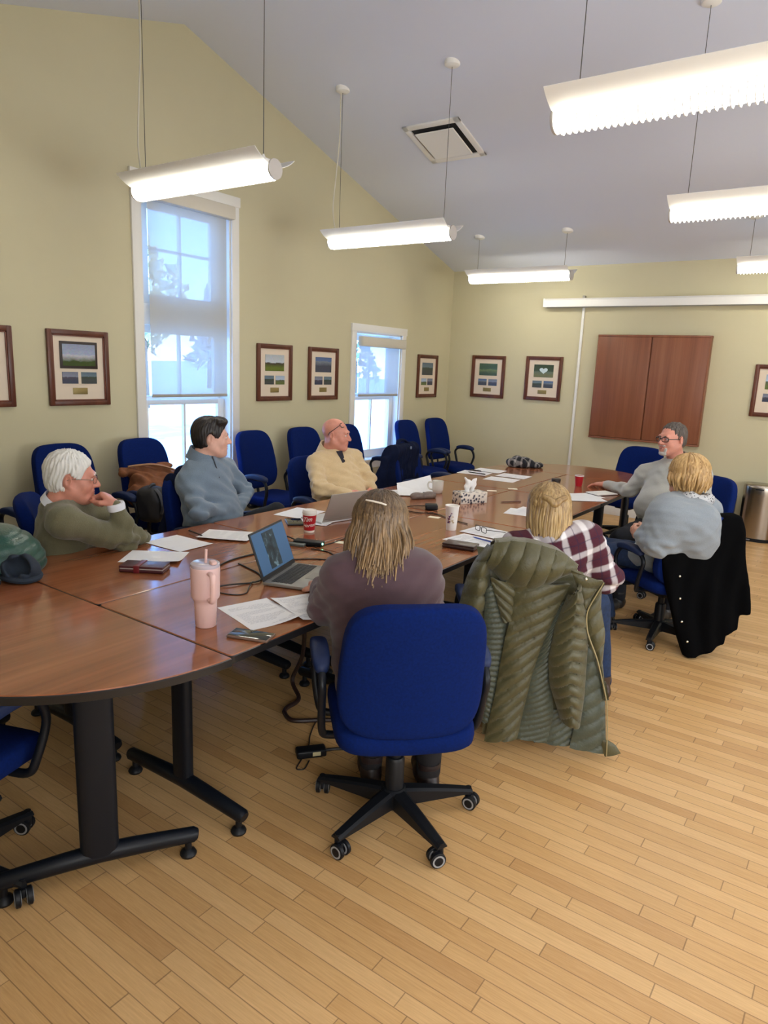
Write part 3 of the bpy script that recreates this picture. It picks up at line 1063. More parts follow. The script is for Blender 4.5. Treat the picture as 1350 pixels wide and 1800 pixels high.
CH['K12'] = chair(LOW, 'blue swivel chair hidden under the long green puffer coat, woman in plaid on it', -1.3, 3.02, (-.58, .82))
CH['K14'] = chair(LOW, 'dark blue swivel chair cut off at the lower left corner, in front of the table', -2.22, 0.79, (-.35, 1))
CH['K15'] = chair(LOW, 'blue swivel chair under the shiny green puffer jacket at the left edge', -3.28, 1.02, (.85, .5))
CH['K12'].scale = (.9, .92, .92)
CH['K11'].scale = (.92, .92, .92)
for p in (TALL, LOW):
    for o in [p] + list(p.children_recursive):
        bpy.data.objects.remove(o, do_unlink=True)

# ================================================================== implicit modelling (smooth unions polygonised with surface nets)
def V3(p): return np.array(p, dtype=np.float64)
def unit(v):
    v = V3(v)
    return v / max(1e-9, np.linalg.norm(v))

class SDF:
    def __init__(s, lo, hi, h):
        s.lo = V3(lo); s.h = h
        s.n = np.ceil((V3(hi) - s.lo) / h).astype(int) + 1
        s.ax = [(s.lo[i] + h * np.arange(s.n[i])).astype(np.float32) for i in range(3)]
        s.d = np.full(tuple(s.n), 1.0, dtype=np.float32)
    def _sl(s, lo, hi):
        a = np.maximum(0, np.floor((V3(lo) - s.lo) / s.h).astype(int))
        b = np.minimum(s.n, np.ceil((V3(hi) - s.lo) / s.h).astype(int) + 1)
        if np.any(b <= a): return None
        return tuple(slice(a[i], b[i]) for i in range(3))
    def _xyz(s, sl):
        return (s.ax[0][sl[0]][:, None, None], s.ax[1][sl[1]][None, :, None], s.ax[2][sl[2]][None, None, :])
    def _put(s, sl, v, k, op):
        cur = s.d[sl]
        if op == 'u':
            if k > 0:
                h = np.maximum(k - np.abs(cur - v), 0) / k
                s.d[sl] = np.minimum(cur, v) - h * h * k * 0.25
            else:
                s.d[sl] = np.minimum(cur, v)
        elif op == 's':
            v = -v
            if k > 0:
                h = np.maximum(k - np.abs(cur - v), 0) / k
                s.d[sl] = np.maximum(cur, v) + h * h * k * 0.25
            else:
                s.d[sl] = np.maximum(cur, v)
    def cap(s, a, b, ra, rb=None, k=0.0, op='u'):
        if rb is None: rb = ra
        a, b = V3(a), V3(b)
        pad = max(ra, rb) + k + 3 * s.h
        sl = s._sl(np.minimum(a, b) - pad, np.maximum(a, b) + pad)
        if sl is None: return s
        x, y, z = s._xyz(sl)
        d = b - a
        L2 = max(1e-12, float(d @ d))
        t = np.clip(((x - a[0]) * d[0] + (y - a[1]) * d[1] + (z - a[2]) * d[2]) / L2, 0, 1)
        v = np.sqrt((x - a[0] - t * d[0]) ** 2 + (y - a[1] - t * d[1]) ** 2 + (z - a[2] - t * d[2]) ** 2) - (ra + t * (rb - ra))
        s._put(sl, v.astype(np.float32), k, op)
        return s
    def ell(s, c, r, k=0.0, rot=None, op='u'):
        c, r = V3(c), V3(r)
        rot = np.eye(3) if rot is None else np.asarray(rot, dtype=np.float64)  # columns = ellipsoid axes
        ext = np.sqrt(((rot * r[None, :]) ** 2).sum(1)) + k + 3 * s.h
        sl = s._sl(c - ext, c + ext)
        if sl is None: return s
        x, y, z = s._xyz(sl)
        q = [(x - c[0]) * rot[0, i] + (y - c[1]) * rot[1, i] + (z - c[2]) * rot[2, i] for i in range(3)]
        k0 = np.sqrt(sum((q[i] / r[i]) ** 2 for i in range(3)))
        k1 = np.sqrt(sum((q[i] / (r[i] ** 2)) ** 2 for i in range(3)))
        v = k0 * (k0 - 1.0) / np.maximum(k1, 1e-6)
        s._put(sl, v.astype(np.float32), k, op)
        return s
    def rbox(s, c, half, rnd, k=0.0, rot=None, op='u'):
        c, r = V3(c), V3(half)
        rot = np.eye(3) if rot is None else np.asarray(rot, dtype=np.float64)
        ext = np.sqrt(((rot * r[None, :]) ** 2).sum(1)) * 1.8 + k + 3 * s.h
        sl = s._sl(c - ext, c + ext)
        if sl is None: return s
        x, y, z = s._xyz(sl)
        q = [np.abs((x - c[0]) * rot[0, i] + (y - c[1]) * rot[1, i] + (z - c[2]) * rot[2, i]) - (r[i] - rnd) for i in range(3)]
        v = np.sqrt(sum(np.maximum(a, 0) ** 2 for a in q)) + np.minimum(np.maximum(np.maximum(q[0], q[1]), q[2]), 0) - rnd
        s._put(sl, v.astype(np.float32), k, op)
        return s
    def plane(s, p, n, k=0.0):
        # keep the side the normal points away from
        p, n = V3(p), unit(n)
        x, y, z = s._xyz(tuple(slice(None) for _ in range(3)))
        v = ((x - p[0]) * n[0] + (y - p[1]) * n[1] + (z - p[2]) * n[2]).astype(np.float32)
        if k > 0:
            h = np.maximum(k - np.abs(s.d - v), 0) / k
            s.d = np.maximum(s.d, v) + h * h * k * 0.25
        else:
            s.d = np.maximum(s.d, v)
        return s
    def fold(s, amp, waves, seed=0, mask=None):
        # cloth-like ripples: a few warped directional waves added to the distance
        rnd = np.random.RandomState(seed)
        x, y, z = s._xyz(tuple(slice(None) for _ in range(3)))
        w = np.zeros_like(s.d)
        warp = np.sin(x * 9 + rnd.rand() * 6) + np.sin(y * 11 + rnd.rand() * 6) + np.sin(z * 8 + rnd.rand() * 6)
        for (dx, dy, dz, lam, a) in waves:
            n = unit((dx, dy, dz))
            ph = (x * n[0] + y * n[1] + z * n[2]) * (2 * PI / lam) + warp * 1.1 + rnd.rand() * 6
            w = w + a * np.sin(ph) * (0.55 + 0.45 * np.sin(x * 7 + y * 5 - z * 9 + rnd.rand() * 6))
        if mask is not None: w = w * mask(x, y, z)
        s.d = s.d + (amp * w).astype(np.float32)
        return s
    def mesh(s):
        d = s.d
        S = d < 0
        c = [S[i:d.shape[0] - 1 + i, j:d.shape[1] - 1 + j, k:d.shape[2] - 1 + k] for i in (0, 1) for j in (0, 1) for k in (0, 1)]
        cnt = sum(q.astype(np.int8) for q in c)
        mixed = (cnt > 0) & (cnt < 8)
        idx = np.argwhere(mixed)
        if len(idx) == 0: return np.zeros((0, 3)), np.zeros((0, 4), int)
        vid = np.full(mixed.shape, -1, dtype=np.int32)
        vid[mixed] = np.arange(len(idx))
        offs = [(i, j, k) for i in (0, 1) for j in (0, 1) for k in (0, 1)]
        vals = np.stack([d[idx[:, 0] + o[0], idx[:, 1] + o[1], idx[:, 2] + o[2]] for o in offs], 1).astype(np.float64)
        acc = np.zeros((len(idx), 3)); num = np.zeros(len(idx))
        for a in range(8):
            for b in range(a + 1, 8):
                df = [abs(offs[a][i] - offs[b][i]) for i in range(3)]
                if sum(df) != 1: continue
                va, vb = vals[:, a], vals[:, b]
                m = (va < 0) != (vb < 0)
                t = np.where(m, va / np.where(m, va - vb, 1), 0)
                p = np.array(offs[a])[None, :] + t[:, None] * (np.array(offs[b]) - np.array(offs[a]))[None, :]
                acc += np.where(m[:, None], p, 0)
                num += m
        V = (idx + acc / num[:, None]) * s.h + s.lo
        Q = []
        for ax in range(3):
            sh = [slice(None)] * 3; sh2 = [slice(None)] * 3
            sh[ax] = slice(0, -1); sh2[ax] = slice(1, None)
            A, B = S[tuple(sh)], S[tuple(sh2)]
            e = np.argwhere(A != B)
            o1, o2 = [i for i in range(3) if i != ax]
            e = e[(e[:, o1] > 0) & (e[:, o2] > 0) & (e[:, o1] < d.shape[o1] - 1) & (e[:, o2] < d.shape[o2] - 1)]
            if len(e) == 0: continue
            inside = A[e[:, 0], e[:, 1], e[:, 2]]
            def cell(da, db):
                q = e.copy()
                q[:, o1] -= da; q[:, o2] -= db
                return vid[q[:, 0], q[:, 1], q[:, 2]]
            q = np.stack([cell(1, 1), cell(0, 1), cell(0, 0), cell(1, 0)], 1)
            flip = inside if ax != 1 else ~inside
            q[~flip] = q[~flip][:, ::-1]
            Q.append(q)
        Q = np.concatenate(Q)
        Q = Q[(Q >= 0).all(1)]
        return V, Q

def smooth_mesh(V, Q, it=2, lam=0.5):
    if len(V) == 0: return V
    for _ in range(it):
        acc = np.zeros_like(V); n = np.zeros(len(V))
        for i in range(4):
            a, b = Q[:, i], Q[:, (i + 1) % 4]
            np.add.at(acc, a, V[b]); np.add.at(n, a, 1)
            np.add.at(acc, b, V[a]); np.add.at(n, b, 1)
        V = V + lam * (acc / np.maximum(n, 1)[:, None] - V)
    return V

def join(*parts):
    Vs, Qs, k = [], [], 0
    for V, Q in parts:
        Vs.append(V); Qs.append(Q + k); k += len(V)
    return np.concatenate(Vs), np.concatenate(Qs)

# ================================================================== people
SKIN = {
    'fair': M('skin_fair', srgb(214, 160, 138), 0.5, var=0.08, vscale=30, bump=0.08, bscale=400, bdist=0.001),
    'ruddy': M('skin_ruddy', srgb(204, 138, 118), 0.5, var=0.1, vscale=25, bump=0.08, bscale=400, bdist=0.001),
    'pale': M('skin_pale', srgb(220, 170, 150), 0.5, var=0.08, vscale=30, bump=0.08, bscale=400, bdist=0.001),
}
M_LIP = M('lip_skin', srgb(176, 104, 94), 0.45)
M_EYEWHITE = M('eye_white', srgb(226, 220, 214), 0.25)
M_IRIS = M('iris_dark', srgb(60, 52, 46), 0.2)
M_LENS = None

def lens_material():
    m = bpy.data.materials.new('spectacle_lens')
    t = NT(m)
    tr = t.n('ShaderNodeBsdfTransparent')
    gl = t.n('ShaderNodeBsdfGlossy')
    gl.inputs['Roughness'].default_value = 0.03
    mx = t.n('ShaderNodeMixShader')
    mx.inputs[0].default_value = 0.1
    t.l(tr.outputs[0], mx.inputs[1]); t.l(gl.outputs[0], mx.inputs[2])
    t.l(mx.outputs[0], t.o.inputs[0])
    return m
M_LENS = lens_material()

def frame_of(look, tilt_side=0.0):
    f = unit(look)
    up = V3((0, 0, 1))
    s = unit(np.cross(f, up))
    u = np.cross(s, f)
    if tilt_side:
        c, sn = math.cos(tilt_side), math.sin(tilt_side)
        s, u = s * c + u * sn, u * c - s * sn
    return np.stack([s, f, u], 1)   # columns: side (right), forward, up

def head_sdf(g, jowl=0.0, wide=1.0, nose=1.0):
    g.ell((0, -.018, .035), (.076 * wide, .097, .086))
    g.ell((0, .028, -.022), (.062 * wide, .066, .088), .03)
    g.cap((0, .005, -.068), (0, .058, -.094), .047 * wide + jowl, .027, .035)
    for s in (-1, 1):
        g.cap((s * .052 * wide, -.005, -.05), (s * .02, .055, -.09), .022 + jowl, .022, .03)
        g.ell((s * .036, .062, -.028), (.026, .022, .026), .025)
    g.cap((-.036, .086, .024), (.036, .086, .024), .0115, .0115, .02)
    for s in (-1, 1):
        g.ell((s * .032, .1, .004), (.017, .014, .011), .014, op='s')
        g.cap((s * .02, .0815, .004), (s * .044, .075, .003), .0125, .0105, .006)     # lids
    g.cap((0, .09, .014), (0, .113 * nose, -.026), .0085, .0125, .012)
    for s in (-1, 1):
        g.ell((s * .0125, .1, -.03), (.0085, .011, .008), .008)
    g.ell((0, .083, -.06), (.026, .014, .02), .015)
    g.cap((-.02, .09, -.0535), (.02, .09, -.0535), .0055, .0055, .006)
    g.cap((-.017, .089, -.0655), (.017, .089, -.0655), .0062, .0062, .006)
    g.cap((-.024, .099, -.0595), (.024, .099, -.0595), .0032, .0032, .003, op='s')
    g.ell((0, .078, -.097), (.02, .017, .016), .018)
    for s in (-1, 1):
        ra = np.array(Euler((R(-12), 0, R(-22 * s))).to_matrix())
        g.ell((s * .08 * wide, -.012, -.004), (.009, .021, .033), .008, ra)
        g.ell((s * .088 * wide, -.006, .0), (.006, .011, .02), .006, ra, op='s')
        g.ell((s * .077 * wide, .0, -.034), (.008, .01, .01), .006)

def hand_sdf(g, w, fdir, pn, side, curl=0.4, spread=0.12, thumb=0.5, size=1.0):
    # w wrist, fdir towards the fingertips, pn palm normal (the way the palm faces); side=+1 thumb along +cross(fdir,pn)
    w = V3(w); f = unit(fdir); n = unit(V3(pn) - f * (V3(pn) @ f)); t = np.cross(f, n) * side
    k = size
    g.cap(w - f * .006, w + f * .02, .025 * k, .026 * k, .01)
    lens = [(.044, .026, .022), (.048, .03, .023), (.045, .028, .022), (.035, .021, .019)]
    for i, L in enumerate(lens):
        o = (1.5 - i) * .0205 * k
        base = w + f * (.088 - .004 * abs(i - 1.2)) * k + t * o
        g.cap(w + f * .012 + t * o * .55, base, .0165 * k, .0135 * k, .014)
        d = unit(f + t * (1.5 - i) * spread * .5)
        p = base
        ang = 0
        for j, l in enumerate(L):
            ang += curl * (0.85, 1.15, .8)[j]
            dd = d * math.cos(ang) + n * math.sin(ang)
            q = p + dd * l * k
            g.cap(p, q, (.0096, .0088, .0078)[j] * k, (.0088, .0078, .0068)[j] * k, .003)
            p = q
    b = w + f * .022 * k + t * .024 * k + n * .006
    d1 = unit(f * .75 + t * .75 + n * (.2 + thumb * .5))
    p1 = b + d1 * .045 * k
    d2 = unit(f * .95 + t * (.45 - thumb * .6) + n * (.15 + thumb * .5))
    p2 = p1 + d2 * .034 * k
    d3 = unit(f * 1.0 + t * (.2 - thumb * .7) + n * (.1 + thumb * .4))
    p3 = p2 + d3 * .026 * k
    g.cap(b, p1, .0155 * k, .0115 * k, .014)
    g.cap(p1, p2, .011 * k, .0098 * k, .004)
    g.cap(p2, p3, .0098 * k, .0078 * k, .003)

def local(V, root):
    m = np.array(root.matrix_world.inverted())
    return V @ m[:3, :3].T + m[:3, 3]

class Person:
    def __init__(s, name_label, J, look, skin='fair', group='people seated around the table', belly=0.0, w=1.0, jowl=0.0, wide=1.0, headscale=1.0, tilt=0.0, voxel=0.009):
        s.J = {k: V3(v) for k, v in J.items()}
        s.skin = SKIN[skin]
        s.belly, s.w = belly, w
        s.vox = voxel
        left = s.J['shL'] - s.J['shR']; left[2] = 0; left = unit(left)
        s.left = left
        s.fwd = np.cross(left, V3((0, 0, 1)))
        hp = s.J['hip']
        s.root = thing('person', name_label, 'person', (hp[0], hp[1], 0), math.atan2(s.fwd[1], s.fwd[0]) - PI / 2, group)
        bpy.context.view_layer.update()
        s.HF = frame_of(look, tilt)
        s.hs = headscale
        s.parts = []
        s.legs = None
        s.jowl, s.wide = jowl, wide
        s.hands = []
    def h2w(s, V):
        return np.asarray(V) * s.hs @ s.HF.T + s.J['head']
    def H(s, p):
        return s.HF @ (V3(p) * s.hs) + s.J['head']
    def set_legs(s, kneeR, ankR, kneeL, ankL, toeR=None, toeL=None):
        s.legs = [V3(p) for p in (kneeR, ankR, kneeL, ankL)]
        s.toes = [V3(toeR) if toeR is not None else None, V3(toeL) if toeL is not None else None]
    def default_legs(s, thigh=.42, spread=.13, back=0.0, yaw=0.0):
        c, sn = math.cos(yaw), math.sin(yaw)
        f = V3((s.fwd[0] * c - s.fwd[1] * sn, s.fwd[0] * sn + s.fwd[1] * c, 0))
        l = V3((-f[1], f[0], 0))
        hp = s.J['hip'].copy(); hp[2] = 0
        kR, kL = hp + f * thigh - l * spread + V3((0, 0, .51)), hp + f * thigh + l * spread + V3((0, 0, .51))
        aR, aL = kR - f * back, kL - f * back
        aR[2] = aL[2] = .09
        s.set_legs(kR, aR, kL, aL)
    def torso(s, g, o, arms=True, sleeves=1.0):
        J, w = s.J, s.w
        hip, neck = J['hip'], J['neck']
        up = unit(neck - hip)
        l = s.left; f = np.cross(l, up); f = unit(f)
        rot = np.stack([l, f, up], 1)
        L = np.linalg.norm(neck - hip)
        P = lambda t, a=0.0: hip + up * L * t + f * a
        b = s.belly
        g.ell(P(.04), (.178 * w + o, .135 * w + o, .115 + o), .05, rot)
        g.ell(P(.33, .02 + b * .5), (.162 * w + b * .5 + o, .118 * w + b * .75 + o, .17 + o), .09, rot)
        g.ell(P(.70, .0 + b * .15), (.172 * w + o, .112 * w + b * .2 + o, .175 + o), .09, rot)
        mid = (J['shR'] + J['shL']) / 2
        for sd in 'RL':
            sh = J['sh' + sd]
            g.cap(P(.86), sh, .075 + o, .058 * w + o, .06)
            g.cap(neck + up * .02, sh * .75 + neck * .25, .046 + o, .052 + o, .05)
            if arms:
                e, wr = J['el' + sd], J['wr' + sd]
                e2 = wr + (e - wr) * (1 - sleeves) if sleeves < 1 else wr
                g.cap(sh, e, .056 * w + o, .045 * w + o, .035)
                g.cap(e, e + (wr - e) * sleeves, .045 * w + o, (.03 + o) if sleeves >= 1 else .034 + o, .02)
    def legsdf(s, g, o):
        hip = s.J['hip']
        for i, sd in ((0, -1), (1, 1)):
            hj = hip + s.left * sd * .095 + V3((0, 0, -.005))
            kn, an = s.legs[2 * i], s.legs[2 * i + 1]
            g.cap(hj, kn, .088 * s.w + o, .058 + o, .04)
            g.cap(kn, an, .057 + o, .042 + o, .02)
    def bounds(s, pts, pad):
        a = np.array(pts)
        return a.min(0) - pad, a.max(0) + pad
    def body(s):
        # head and neck, hands, and the torso, arms and legs that the clothes cover: one mesh
        J = s.J
        g = SDF((-.12, -.16, -.24), (.12, .15, .15), .0042)
        head_sdf(g, s.jowl, s.wide)
        nl = s.HF.T @ ((J['neck'] - J['head']) / s.hs)
        g.cap((0, -.03, -.055), nl, .05 + s.jowl * .7, .058 + s.jowl, .03)
        V, Q = g.mesh()
        V = s.h2w(smooth_mesh(V, Q, 1, .4))
        parts = [(V, Q)]
        pts = [J[k] for k in ('neck', 'shR', 'shL', 'elR', 'elL', 'wrR', 'wrL', 'hip')] + [J['head'] - V3((0, 0, .05))]
        if s.legs: pts += list(s.legs)
        lo, hi = s.bounds(pts, .26)
        g = SDF(lo, hi, .016)
        s.torso(g, -.022)
        if s.legs: s.legsdf(g, -.018)
        g.cap(J['neck'] - V3((0, 0, .03)), J['head'] * .6 + J['neck'] * .4, .046, .042, .03)
        parts.append(g.mesh())
        for (w, fd, pn, side, curl, spread, thumb, size) in s.hands:
            lo, hi = s.bounds([w], .24)
            g = SDF(lo, hi, .0036)
            hand_sdf(g, w, fd, pn, side, curl, spread, thumb, size)
            V, Q = g.mesh()
            parts.append((smooth_mesh(V, Q, 1, .3), Q))
        V, Q = join(*parts)
        np_mesh('body', local(V, s.root), Q, s.skin, s.root)
        # eyes and lips
        for sd in (-1, 1):
            mb = MB()
            mb.sq((sd * .032, .0795, .0035), (.0135, .0135, .0095), 1, 1, 14, 10)
            mb.mi = 1
            mb.sq((sd * .032, .0885, .0035), (.0055, .0052, .0058), 1, 1, 12, 8)
            mb.v = [tuple(p) for p in local(s.h2w(np.array(mb.v)), s.root)]
            mb.build('eye', [M_EYEWHITE, M_IRIS], s.root)
        mb = MB()
        mb.tube([(-.021, .0885, -.0565), (-.01, .0945, -.054), (0, .0955, -.055), (.01, .0945, -.054), (.021, .0885, -.0565)], [.002, .004, .0042, .004, .002], 8)
        mb.tube([(-.019, .088, -.0605), (-.009, .0935, -.0645), (0, .095, -.0655), (.009, .0935, -.0645), (.019, .088, -.0605)], [.002, .0045, .005, .0045, .002], 8)
        mb.v = [tuple(p) for p in local(s.h2w(np.array(mb.v)), s.root)]
        mb.build('lips', M_LIP, s.root)
    def put(s, name, V, Q, mat):
        return np_mesh(name, local(V, s.root), Q, mat, s.root)
    def hput(s, mb, name, mat, sharp=60):
        mb.v = [tuple(p) for p in local(s.h2w(np.array(mb.v)), s.root)]
        return mb.build(name, mat, s.root, sharp)
    def wput(s, mb, name, mat, sharp=60):
        mb.v = [tuple(p) for p in local(np.array(mb.v), s.root)]
        return mb.build(name, mat, s.root, sharp)
    def top(s, name, mat, o=.006, seed=1, fold=.011, neckr=.062, hem=None, sleeves=1.0, extra=None, collar=.0, smooth=1):
        J = s.J
        pts = [J[k] for k in ('neck', 'shR', 'shL', 'elR', 'elL', 'wrR', 'wrL', 'hip')]
        lo, hi = s.bounds(pts, .24 + s.belly)
        g = SDF(lo, hi, s.vox)
        s.torso(g, o, True, sleeves)
        if extra: extra(g)
        up = unit(J['neck'] - J['hip'])
        lat = s.left
        if fold:
            waves = [(up[0] + lat[0] * .7, up[1] + lat[1] * .7, up[2], .075, .6), (up[0] - lat[0] * .6, up[1] - lat[1] * .6, up[2], .11, .7), (s.fwd[0] * .5 + up[0], s.fwd[1] * .5 + up[1], up[2] * .8, .05, .35)]
            for sd in 'RL':
                e = J['el' + sd]; a = unit(J['sh' + sd] - e)
                waves.append((a[0], a[1], a[2], .055, .35))
            els = [J['elR'], J['elL']]
            def mask(x, y, z):
                m = .5
                for e in els:
                    r2 = (x - e[0]) ** 2 + (y - e[1]) ** 2 + (z - e[2]) ** 2
                    m = m + 0.9 * np.exp(-r2 / .018)
                return m
            g.fold(fold, waves, seed, mask)
        # hem and neckline
        g.plane(J['hip'] - up * (.05 if hem is None else hem), -up, .01)
        g.cap(J['neck'] + up * .0, J['neck'] + up * .2, neckr, neckr + .03, .01, op='s')
        V, Q = g.mesh()
        return s.put(name, smooth_mesh(V, Q, smooth, .45), Q, mat)
    def trousers(s, mat, o=.008, seed=5):
        pts = [s.J['hip']] + list(s.legs)
        lo, hi = s.bounds(pts, .24)
        g = SDF(lo, hi, .011)
        g.ell(s.J['hip'] + V3((0, 0, -.0)), (.165 * s.w, .15 * s.w, .11), .05)
        s.legsdf(g, o)
        g.fold(.005, [(s.fwd[0], s.fwd[1], .3, .09, .8), (s.left[0], s.left[1], .8, .12, .6)], seed)
        for i in (1, 3):
            a = s.legs[i]; d = unit(a - s.legs[i - 1])
        V, Q = g.mesh()
        return s.put('trousers', smooth_mesh(V, Q, 2, .45), Q, mat)
    def shoes(s, mat, yaw=None, size=1.0, name='shoe'):
        for i in (0, 1):
            an = s.legs[2 * i + 1]
            t = s.toes[i] if getattr(s, 'toes', None) and s.toes[i] is not None else None
            f = unit(t) if t is not None else s.fwd
            heel = V3((an[0], an[1], an[2] - .058)) - f * .035
            lo, hi = s.bounds([heel, heel + f * .27], .1)
            g = SDF(lo, hi, .007)
            g.cap(heel + V3((0, 0, .012)), heel + f * .12 + V3((0, 0, .004)), .036, .038, .02)
            g.cap(heel + f * .1, heel + f * .2, .04, .034, .02)
            g.cap(heel + f * .03 + V3((0, 0, .0)), an + V3((0, 0, .03)), .04, .046, .02)
            g.plane(heel - V3((0, 0, .028)), (0, 0, -1), .004)
            V, Q = g.mesh()
            s.put(name, smooth_mesh(V, Q, 1, .4), Q, mat)
    def collar_ring(s, name, mat, r=.064, h=.035, flare=.01, th=.006, drop=.02, gap=0.0):
        # standing collar round the neck, open at the front by gap radians
        J = s.J
        up = unit(unit(J['neck'] - J['hip']) * .5 + unit(J['head'] - J['neck']) * .5)
        l = s.left; f = unit(np.cross(l, up)); l = np.cross(up, f)
        mb = MB()
        n = 36
        rows = []
        for q in range(5):
            t = q / 4
            row = []
            for j in range(n + 1):
                a = PI / 2 + gap / 2 + (2 * PI - gap) * j / n
                rr = r + flare * (1 - t) * 2
                c = J['neck'] + up * (-.012 + h * t - drop * math.sin(a) * 1.0)
                row.append(tuple(c + (l * math.cos(a) + f * math.sin(a) * 1.05) * rr))
            rows.append(row)
        mb.sheet(rows, th)
        return s.wput(mb, name, mat)
    def cuff(s, sd, mat, name='cuff', r=.037, back=.0, L=.03):
        e, w = s.J['el' + sd], s.J['wr' + sd]
        d = unit(w - e)
        mb = MB()
        mb.tube([w - d * (L - back), w - d * L * .4 + d * back, w + d * back], [r * .98, r * 1.04, r], 18)
        return s.wput(mb, name, mat)
    def short_hair(s, mat, th=.012, front=(.092, .078), nape=-.075, sideburn=.02, seed=1, rough=.004, side_part=0, vox=.0045):
        g = SDF((-.13, -.17, -.14), (.13, .14, .17), vox)
        g.ell((0, -.02, .037), (.076 * s.wide + th, .097 + th, .086 + th))
        g.ell((0, -.03, -.02), (.072 * s.wide + th * .7, .08 + th * .6, .075), .03)
        if side_part:
            g.ell((side_part * .03, .05, .105), (.05, .045, .028), .03)
        # cut the face away: hairline falls from the forehead to the temple, round the ear, to the nape
        g.cap((-.14, .17 + front[0] - .092, -.02), (.14, .17 + front[0] - .092, -.02), .125, .125, .012, op='s')
        g.cap((-.14, front[0] + .03, front[1] - .062), (.14, front[0] + .03, front[1] - .062), .055, .055, .01, op='s')
        g.rbox((0, .09, -.09), (.13, .09 - sideburn * .2, .09), .02, .01, op='s')
        for sd in (-1, 1):
            g.ell((sd * .085, -.006, -.012), (.03, .028, .04), .008, op='s')
        g.plane((0, -.05, nape), (0, .35, -1), .012)
        x, y, z = g._xyz(tuple(slice(None) for _ in range(3)))
        ang = np.arctan2(x, y + .02 - z * .1)
        rnd = np.random.RandomState(seed)
        w = np.sin(ang * 34 + 2.2 * np.sin(z * 40 + rnd.rand() * 6) + rnd.rand() * 6) * .6 + np.sin(x * 260 + 3 * np.sin(y * 30)) * .5 + np.sin(ang * 13 + z * 60) * .5
        g.d = g.d + (rough * w).astype(np.float32) * .7
        V, Q = g.mesh()
        return s.put('hair', s.h2w(V), Q, mat)
    def brows(s, mat, th=.0034):
        for sd in (-1, 1):
            mb = MB()
            mb.tube([(sd * .014, .0985, .021), (sd * .03, .0965, .027), (sd * .047, .083, .023)], [th, th * 1.1, th * .5], 8)
            s.hput(mb, 'eyebrow', mat)
    def glasses(s, mat, pos=(0, 0, 0), pitch=0.0, w=.052, h=.034, parent_name='glasses', thick=.0022):
        m = Matrix.Translation(pos) @ Matrix.Rotation(pitch, 4, 'X')
        mb = MB(); mb.T = m
        for sd in (-1, 1):
            pts = []
            for k in range(20):
                a = 2 * PI * k / 20
                cx, cz = math.copysign(abs(math.cos(a)) ** .6, math.cos(a)), math.copysign(abs(math.sin(a)) ** .6, math.sin(a))
                px = sd * .034 + cx * w / 2
                pts.append((px, .108 - abs(px) * abs(px) * 3.0, .002 + cz * h / 2))
            mb.tube(pts, thick, 6, closed=True, caps=False)
            mb.tube([(sd * (.034 + w / 2), .099, .008), (sd * .073, .088, .008), (sd * .082, .0, .006), (sd * .081, -.02, -.004)], thick * 1.05, 6)
        mb.tube([(-.01, .109, .006), (0, .112, .008), (.01, .109, .006)], thick, 6)
        o = s.hput(mb, parent_name, mat)
        mb = MB(); mb.T = m
        for sd in (-1, 1):
            ring = []
            for k in range(20):
                a = 2 * PI * k / 20
                cx, cz = math.copysign(abs(math.cos(a)) ** .6, math.cos(a)), math.copysign(abs(math.sin(a)) ** .6, math.sin(a))
                px = sd * .034 + cx * (w / 2 - .001)
                ring.append((px, .108 - px * px * 3.0, .002 + cz * (h / 2 - .001)))
            mb.add(ring, [tuple(range(20))])
        mb.v = [tuple(p) for p in local(s.h2w(np.array(mb.v)), s.root)]
        l = mb.build('lenses', M_LENS, s.root)
        l.parent = o
        return o
    def long_hair(s, mats, n=260, length=.26, base_th=.016, part=0.0, seed=2, back_only=False, taper=.5, flare=.0, gather=None, front_len=.2, wid=.0075, face_gap=.9, jitter=.02, backpush=0.0):
        rnd = random.Random(seed)
        # scalp cap under the locks
        g = SDF((-.14, -.18, -.2), (.14, .14, .17), .006)
        g.ell((0, -.02, .037), (.076 + base_th, .097 + base_th, .086 + base_th * .8))
        g.ell((0, -.035, -.04), (.07 + base_th * .8, .075 + base_th * .8, .1), .04)
        g.cap((-.14, .16, -.03), (.14, .16, -.03), .115, .115, .015, op='s')
        V, Q = g.mesh()
        hair = s.put('hair', s.h2w(V), Q, mats[0])
        gdir = s.HF.T @ V3((0, 0, -1))
        mb = MB()
        for i in range(n):
            u = rnd.random()
            a = (face_gap + (2 * PI - 2 * face_gap) * u)       # 0 = face direction
            r0 = rnd.uniform(.0, .75)
            # start near the crown / parting, follow the skull to its widest, then hang
            dx, dy = math.sin(a), math.cos(a)
            A, B, Cc = .078 + base_th, .1 + base_th, .088 + base_th * .8
            pts = []
            lat0 = rnd.uniform(.25, 1.45)
            steps = 6
            for q in range(steps + 1):
                la = lat0 + (-.12 - lat0) * q / steps
                e = 1.0 + rnd.uniform(-.025, .035)
                pts.append(V3((dx * A * math.cos(la) * e, -.02 + dy * B * math.cos(la) * e, .037 + Cc * math.sin(la) * e)))
            L = length * rnd.uniform(.68, 1.12) * (1 if abs(a - PI) < 1.9 else front_len / .2)
            p = pts[-1].copy()
            out = V3((dx, dy * .6, 0)) * flare
            wob = rnd.uniform(-jitter, jitter); kink = rnd.uniform(-.012, .012); kf = rnd.uniform(2, 5); wd = rnd.uniform(.45, 1.5)
